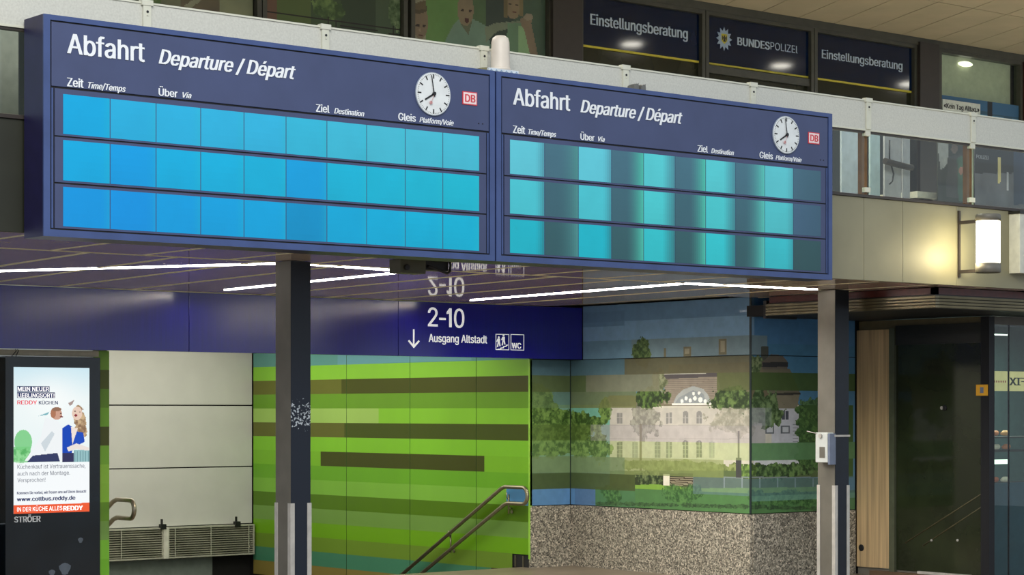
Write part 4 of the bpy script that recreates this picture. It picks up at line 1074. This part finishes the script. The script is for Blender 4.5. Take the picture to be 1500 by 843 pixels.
c.poly([(98, 656), (112, 650), (130, 656), (130, 662), (112, 658), (100, 662)], (236, 226, 220)); c.rect(91, 664, 108, 677, (52, 52, 92)); c.rect(108, 660, 131, 677, (150, 192, 196)); 
for i in range(6): c.rect(109 + i * 4, 661, 110 + i * 4, 677, (90, 130, 140), .7)
c.poly([(18, 741), (133, 737), (133, 750), (18, 754)], (238, 92, 52))
scn = c.build('screen', M_screen, ad, .002)
ink = mat('screen_ink', (34, 44, 84), .5, var=0, emit=1.0); inkr = mat('screen_red', (205, 40, 66), .5, var=0, emit=1.0); inkw = mat('screen_white', (255, 255, 255), .5, var=0, emit=1.0); inkg = mat('screen_grey', (84, 90, 104), .5, var=0, emit=1.0)
for (a, t, b, u_) in ((25, 566, 72.5, 574.5), (25, 575, 80.5, 583.5)):
    q0 = P1(a, t, AY - .001); q1 = P1(b, u_, AY - .001); box('headline_bar', q0[0], q1[0], AY - .002, AY - .001, q1[1], q0[1], ink, scn)
T = lambda s, a, b, pb_, pc, m, y=AY - .001, **k: text_px(s, a, b, pb_, pc, y, m, scn, ext=.001, **k)
T('MElN NEUER', 26, 71.5, 573, 567, inkw, AY - .003, bold=.012); T('LlEBLlNGSORT!', 26, 79.5, 582.4, 576.4, inkw, AY - .003, bold=.012)
T('REDDY', 25.5, 54, 592.8, 587.2, inkr, bold=.02); T('KÜCHEN', 57, 84.5, 592.8, 587.8, ink, bold=.02)
T('Küchenkauf ist Vertrauenssache,', 25.5, 125, 687.5, 681.5, inkg); T('auch nach der Montage.', 25.5, 102.5, 697.5, 691.5, inkg); T('Versprochen!', 25.5, 66.5, 707, 701, inkg)
T('Kommen Sie vorbei, wir freuen uns auf Ihren Besuch!', 25, 126, 724.8, 720.8, ink, bold=.02); T('www.cottbus.reddy.de', 25, 110, 735, 729, ink, bold=.035)
T('lN DER KÜCHE ALLES', 25, 91, 750, 743.6, inkw, bold=.0); T('REDDY', 93, 121, 748.6, 742, inkw, bold=.03)
text_px('STRÖER', 21, 59, 766, 757.5, 17.25, M_white, ad, bold=.03, ext=.002)
mb = MB()
for (x, y, r) in ((95, 834, 9), (76, 840, 5), (118, 792, 4)):
    q = P1(x, y, 17.25); mb.prism([(q[0] + r * .006 * math.cos(t) * (1 + .25 * math.sin(3 * t)), q[1] + r * .006 * math.sin(t)) for t in np.linspace(0, 2 * math.pi, 13)[:-1]], 1, 17.249, 17.25)
mb.build('smudge', mat('smudge', (92, 104, 118), .6), ad)
mb = MB().tube([(8.33, 17.27, 2.125), (8.34, 17.2, 2.17), (8.33, 17.20, 2.185)], .004, 6); mb.tube([(8.37, 17.27, 2.125), (8.36, 17.2, 2.17), (8.35, 17.20, 2.185)], .004, 6); mb.build('wire', M_black, ad)

# ================================================================== KIOSK AT RIGHT
ks = thing('kiosk', 'wood and dark glass kiosk under a ribbed canopy', 'kiosk', (16.3, 13, 0))
SX = 16.3; SY = 12.97
box('wood_panel', SX, SX + .03, U(1304, 600, 0, SX)[1], 14.655, .075, 2.46, M_wood, ks, bevel=.003)
box('plinth', SX + .02, SX + .05, 13.0, 14.655, 0, .07, M_postg, ks)
ya, yb = U(1304, 600, 0, SX)[1], U(1312, 600, 0, SX)[1]
box('jamb', SX - .02, SX + .03, yb, ya, .05, 2.47, mat('jamb_green', (92, 96, 76), .35, .3), ks)
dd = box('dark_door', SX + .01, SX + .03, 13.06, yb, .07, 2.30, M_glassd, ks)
box('door_rail', SX - .005, SX + .01, 13.06, yb, 2.30, 2.49, M_dark, dd); box('threshold', SX - .05, SX + .03, 13.25, yb + .3, 0, .05, mat('threshold_brown', (96, 76, 56), .5), dd)
box('sill', SX - .02, SX + .01, 13.2, 13.85, .05, .075, M_guard, dd)
p = U(1383, 598, 0, SX); MB().lathe((SX + .01, p[1], p[2]), [(.028, 0), (.028, -.01), (.02, -.012)], 18, 0).build('door_hole', M_black, dd)
MB().lathe((SX + .01, p[1] + .03, p[2]), [(.018, 0), (.018, -.012)], 14, 0).build('door_stud', M_guard, dd)
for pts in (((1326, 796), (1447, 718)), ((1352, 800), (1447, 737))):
    MB().tube([U(*pts[0], 0, SX + .008), U(*pts[1], 0, SX + .008)], .006, 6).build('inner_rail', mat('rail_brown', (84, 76, 50), .5), dd)  # thin bars drawn for the handrail's reflection in the door glass
p = U(1262, 803, 0, SX); MB().lathe((SX, p[1], p[2]), [(.034, 0), (.034, -.006), (.022, -.006)], 18, 0).build('socket', M_black, ks)
for px in (1364, 1402):
    p = U(px, 792, 0, SX); MB().lathe((SX + .01, p[1], p[2]), [(.012, 0), (.012, -.008)], 12, 0).build('door_stud', M_guard, dd)
box('corner_post', SX - .03, SX + .05, SY - .01, 13.06, 0, 2.545, M_gap, ks)
box('upper_board', SX + .02, SX + .05, 13.0, 14.64, 2.46, 2.55, mat('upper_brown', (96, 86, 58), .5), ks)
st_ = thing('sticker', 'small yellow warning sticker on the black kiosk corner', 'sticker', (SX - .03, 13.05, 1.8))
p = U(1430, 564, 0, SX - .032); q = U(1447, 580, 0, SX - .032)
box('sheet', SX - .035, SX - .0305, q[1], p[1], q[2], p[2], mat('sticker_yellow', (225, 165, 40), .5), st_)
box('symbol', SX - .036, SX - .035, q[1] + (p[1]-q[1]) * .35, q[1] + (p[1]-q[1]) * .65, q[2] + .025, p[2] - .025, M_deviceg, st_)
# kiosk front window with goods
box('header', SX + .05, 19, SY, SY + .05, 2.47, 2.55, mat('header_brown', (84, 76, 62), .4), ks)
box('front_glass', SX + .05, 19, SY, SY + .012, 0, 2.47, M_sglass, ks)
box('glass_joint', U(1478, 600, 1, SY)[0] - .004, U(1478, 600, 1, SY)[0] + .004, SY - .002, SY + .014, 0, 2.47, M_gap, ks)
box('interior_wall', SX + .05, 19, 14.5, 14.55, 0, 2.55, mat('kiosk_interior', (72, 96, 96), .7), ks)
box('interior_floor', SX + .05, 19, SY + .02, 14.5, 0.0, .02, M_floor, ks)
box('counter_front', SX + .06, 19, SY + .15, SY + .18, .02, U(1470, 708, 1, SY + .15)[2], mat('counter_teal', (48, 82, 104), .3), ks)
sgz0, sgz1 = U(1455, 573, 1, SY + .1)[2], U(1455, 544, 1, SY + .1)[2]
ib = box('name_band', SX + .06, 19, SY + .1, SY + .12, sgz0, sgz1, mat('band_cream', (226, 200, 140), .5, emit=.6), ks)  # glow added to brighten the band, which is no lamp
text('AFIX', U(1479, 560, 1, SY + .1)[0], U(1479, 560, 1, SY + .1)[0] + .36, sgz0 + .055, sgz0 + .13, SY + .1, M_black, ib, bold=.04, mirror=True)
xr = U(1456, 560, 1, SY + .1)[0]
for k in range(6): box('dash', xr + .033 * k, xr + .033 * k + .014, SY + .098, SY + .1, sgz0 + .08, sgz0 + .10, M_red, ib)
def tube_light(px0, px1, py0, py1, label):
    a = U(px0, py0, 1, SY + .3); b = U(px1, py1, 1, SY + .3)
    o = thing('tube_light', label, 'light', (a[0], SY + .3, a[2]))
    box('tube', a[0], b[0], SY + .3, SY + .32, b[2], a[2], mat('tube_glow', (230, 240, 225), .5, var=0, emit=2.5), o)
tube_light(1453, 1478, 489.5, 492, 'short warm light tube high inside the kiosk window')
tube_light(1453, 1477, 674, 680, 'short white light tube above the shelf goods in the kiosk')
for i in range(3):
    z = U(1470, (708, 660, 640)[i], 1, SY + .3)[2]
    sh = thing('shelf', ['lowest', 'middle', 'upper'][i] + ' glass shelf behind the kiosk window', 'shelf', (17, SY + .3, z), 'kiosk shelves')
    box('board', SX + .08, 18.6, SY + .22, SY + .6, z - .015, z, M_framed, sh)
    for k in range(4):
        x = SX + .16 + .16 * k + .02 * (i % 2)
        col = ((196, 120, 80), (210, 150, 96), (170, 90, 62), (220, 200, 180))[(k + i) % 4]
        o = MB().tube([(x - .05, SY + .34, z + .026), (x - .02, SY + .33, z + .034), (x + .03, SY + .33, z + .034), (x + .055, SY + .35, z + .026)], [.012, .026, .026, .012], 10).build('bread_roll', mat('bread_%d' % ((k + i) % 4), col, .6, var=.2, emit=.25))  # rolls given a slight glow to brighten them
        o['label'] = '%s baked roll from the left on the %s shelf in the kiosk' % (['first', 'second', 'third', 'fourth'][k], ['lowest', 'middle', 'upper'][i]); o['category'] = 'food'; o['group'] = 'baked rolls on the %s kiosk shelf' % ['lowest', 'middle', 'upper'][i]

kl = bpy.data.lights.new('kiosk_light', 'AREA'); kl.size = 1.2; kl.energy = 60; kl.color = (.9, 1, .95)
ko = bpy.data.objects.new('kiosk_light', kl); COL.objects.link(ko); ko.location = (17.2, 13.7, 2.45)  # unseen area light added to brighten the kiosk interior
box('wall_east', 19.02, 26, 12.12, 12.3, 0, SOF, M_fascia, kind='structure')
# canopy
cn = thing('canopy', 'ribbed metal canopy with a dark red upper edge over the kiosk', 'canopy', (14.7, 12.3, 2.55))
CXn, CYn = 14.72, 12.32
MB().box(CXn, CXn + .05, CYn, 14.34, 2.675, 2.735).box(CXn, 19, CYn, CYn + .05, 2.675, 2.735).build('red_edge', M_canred, cn)
for k in range(4):
    z = 2.555 + .028 * k
    MB().prism([(CXn - .03 + .004, 0), (CXn - .03, .006), (CXn - .03, .02), (CXn - .03 + .004, .026), (CXn + .03, .026), (CXn + .03, 0)], 1, CYn - .03, 14.36).mesh('x')
    mb = MB()
    mb.box(CXn - .03, CXn + .03, CYn - .03, 14.36, z, z + .024).box(CXn + .03, 19, CYn - .03, CYn + .03, z, z + .024)
    mb.build('rib', M_canopy, cn, bevel=.004)
MB().box(CXn - .015, CXn + .02, CYn - .015, 14.34, 2.552, 2.672).box(CXn + .02, 19, CYn - .015, CYn + .02, 2.552, 2.672).build('core', M_dark, cn)
MB().box(CXn, 19, CYn, 14.64, 2.556, 2.66).build('underside', M_gap, cn)
MB().box(CXn - .02, CXn + .4, 14.36, 14.40, 2.53, 2.70).build('end_plate', M_dark, cn)
print('OBJECTS', len(bpy.data.objects), 'POLYS', sum(len(m.polygons) for m in bpy.data.meshes))
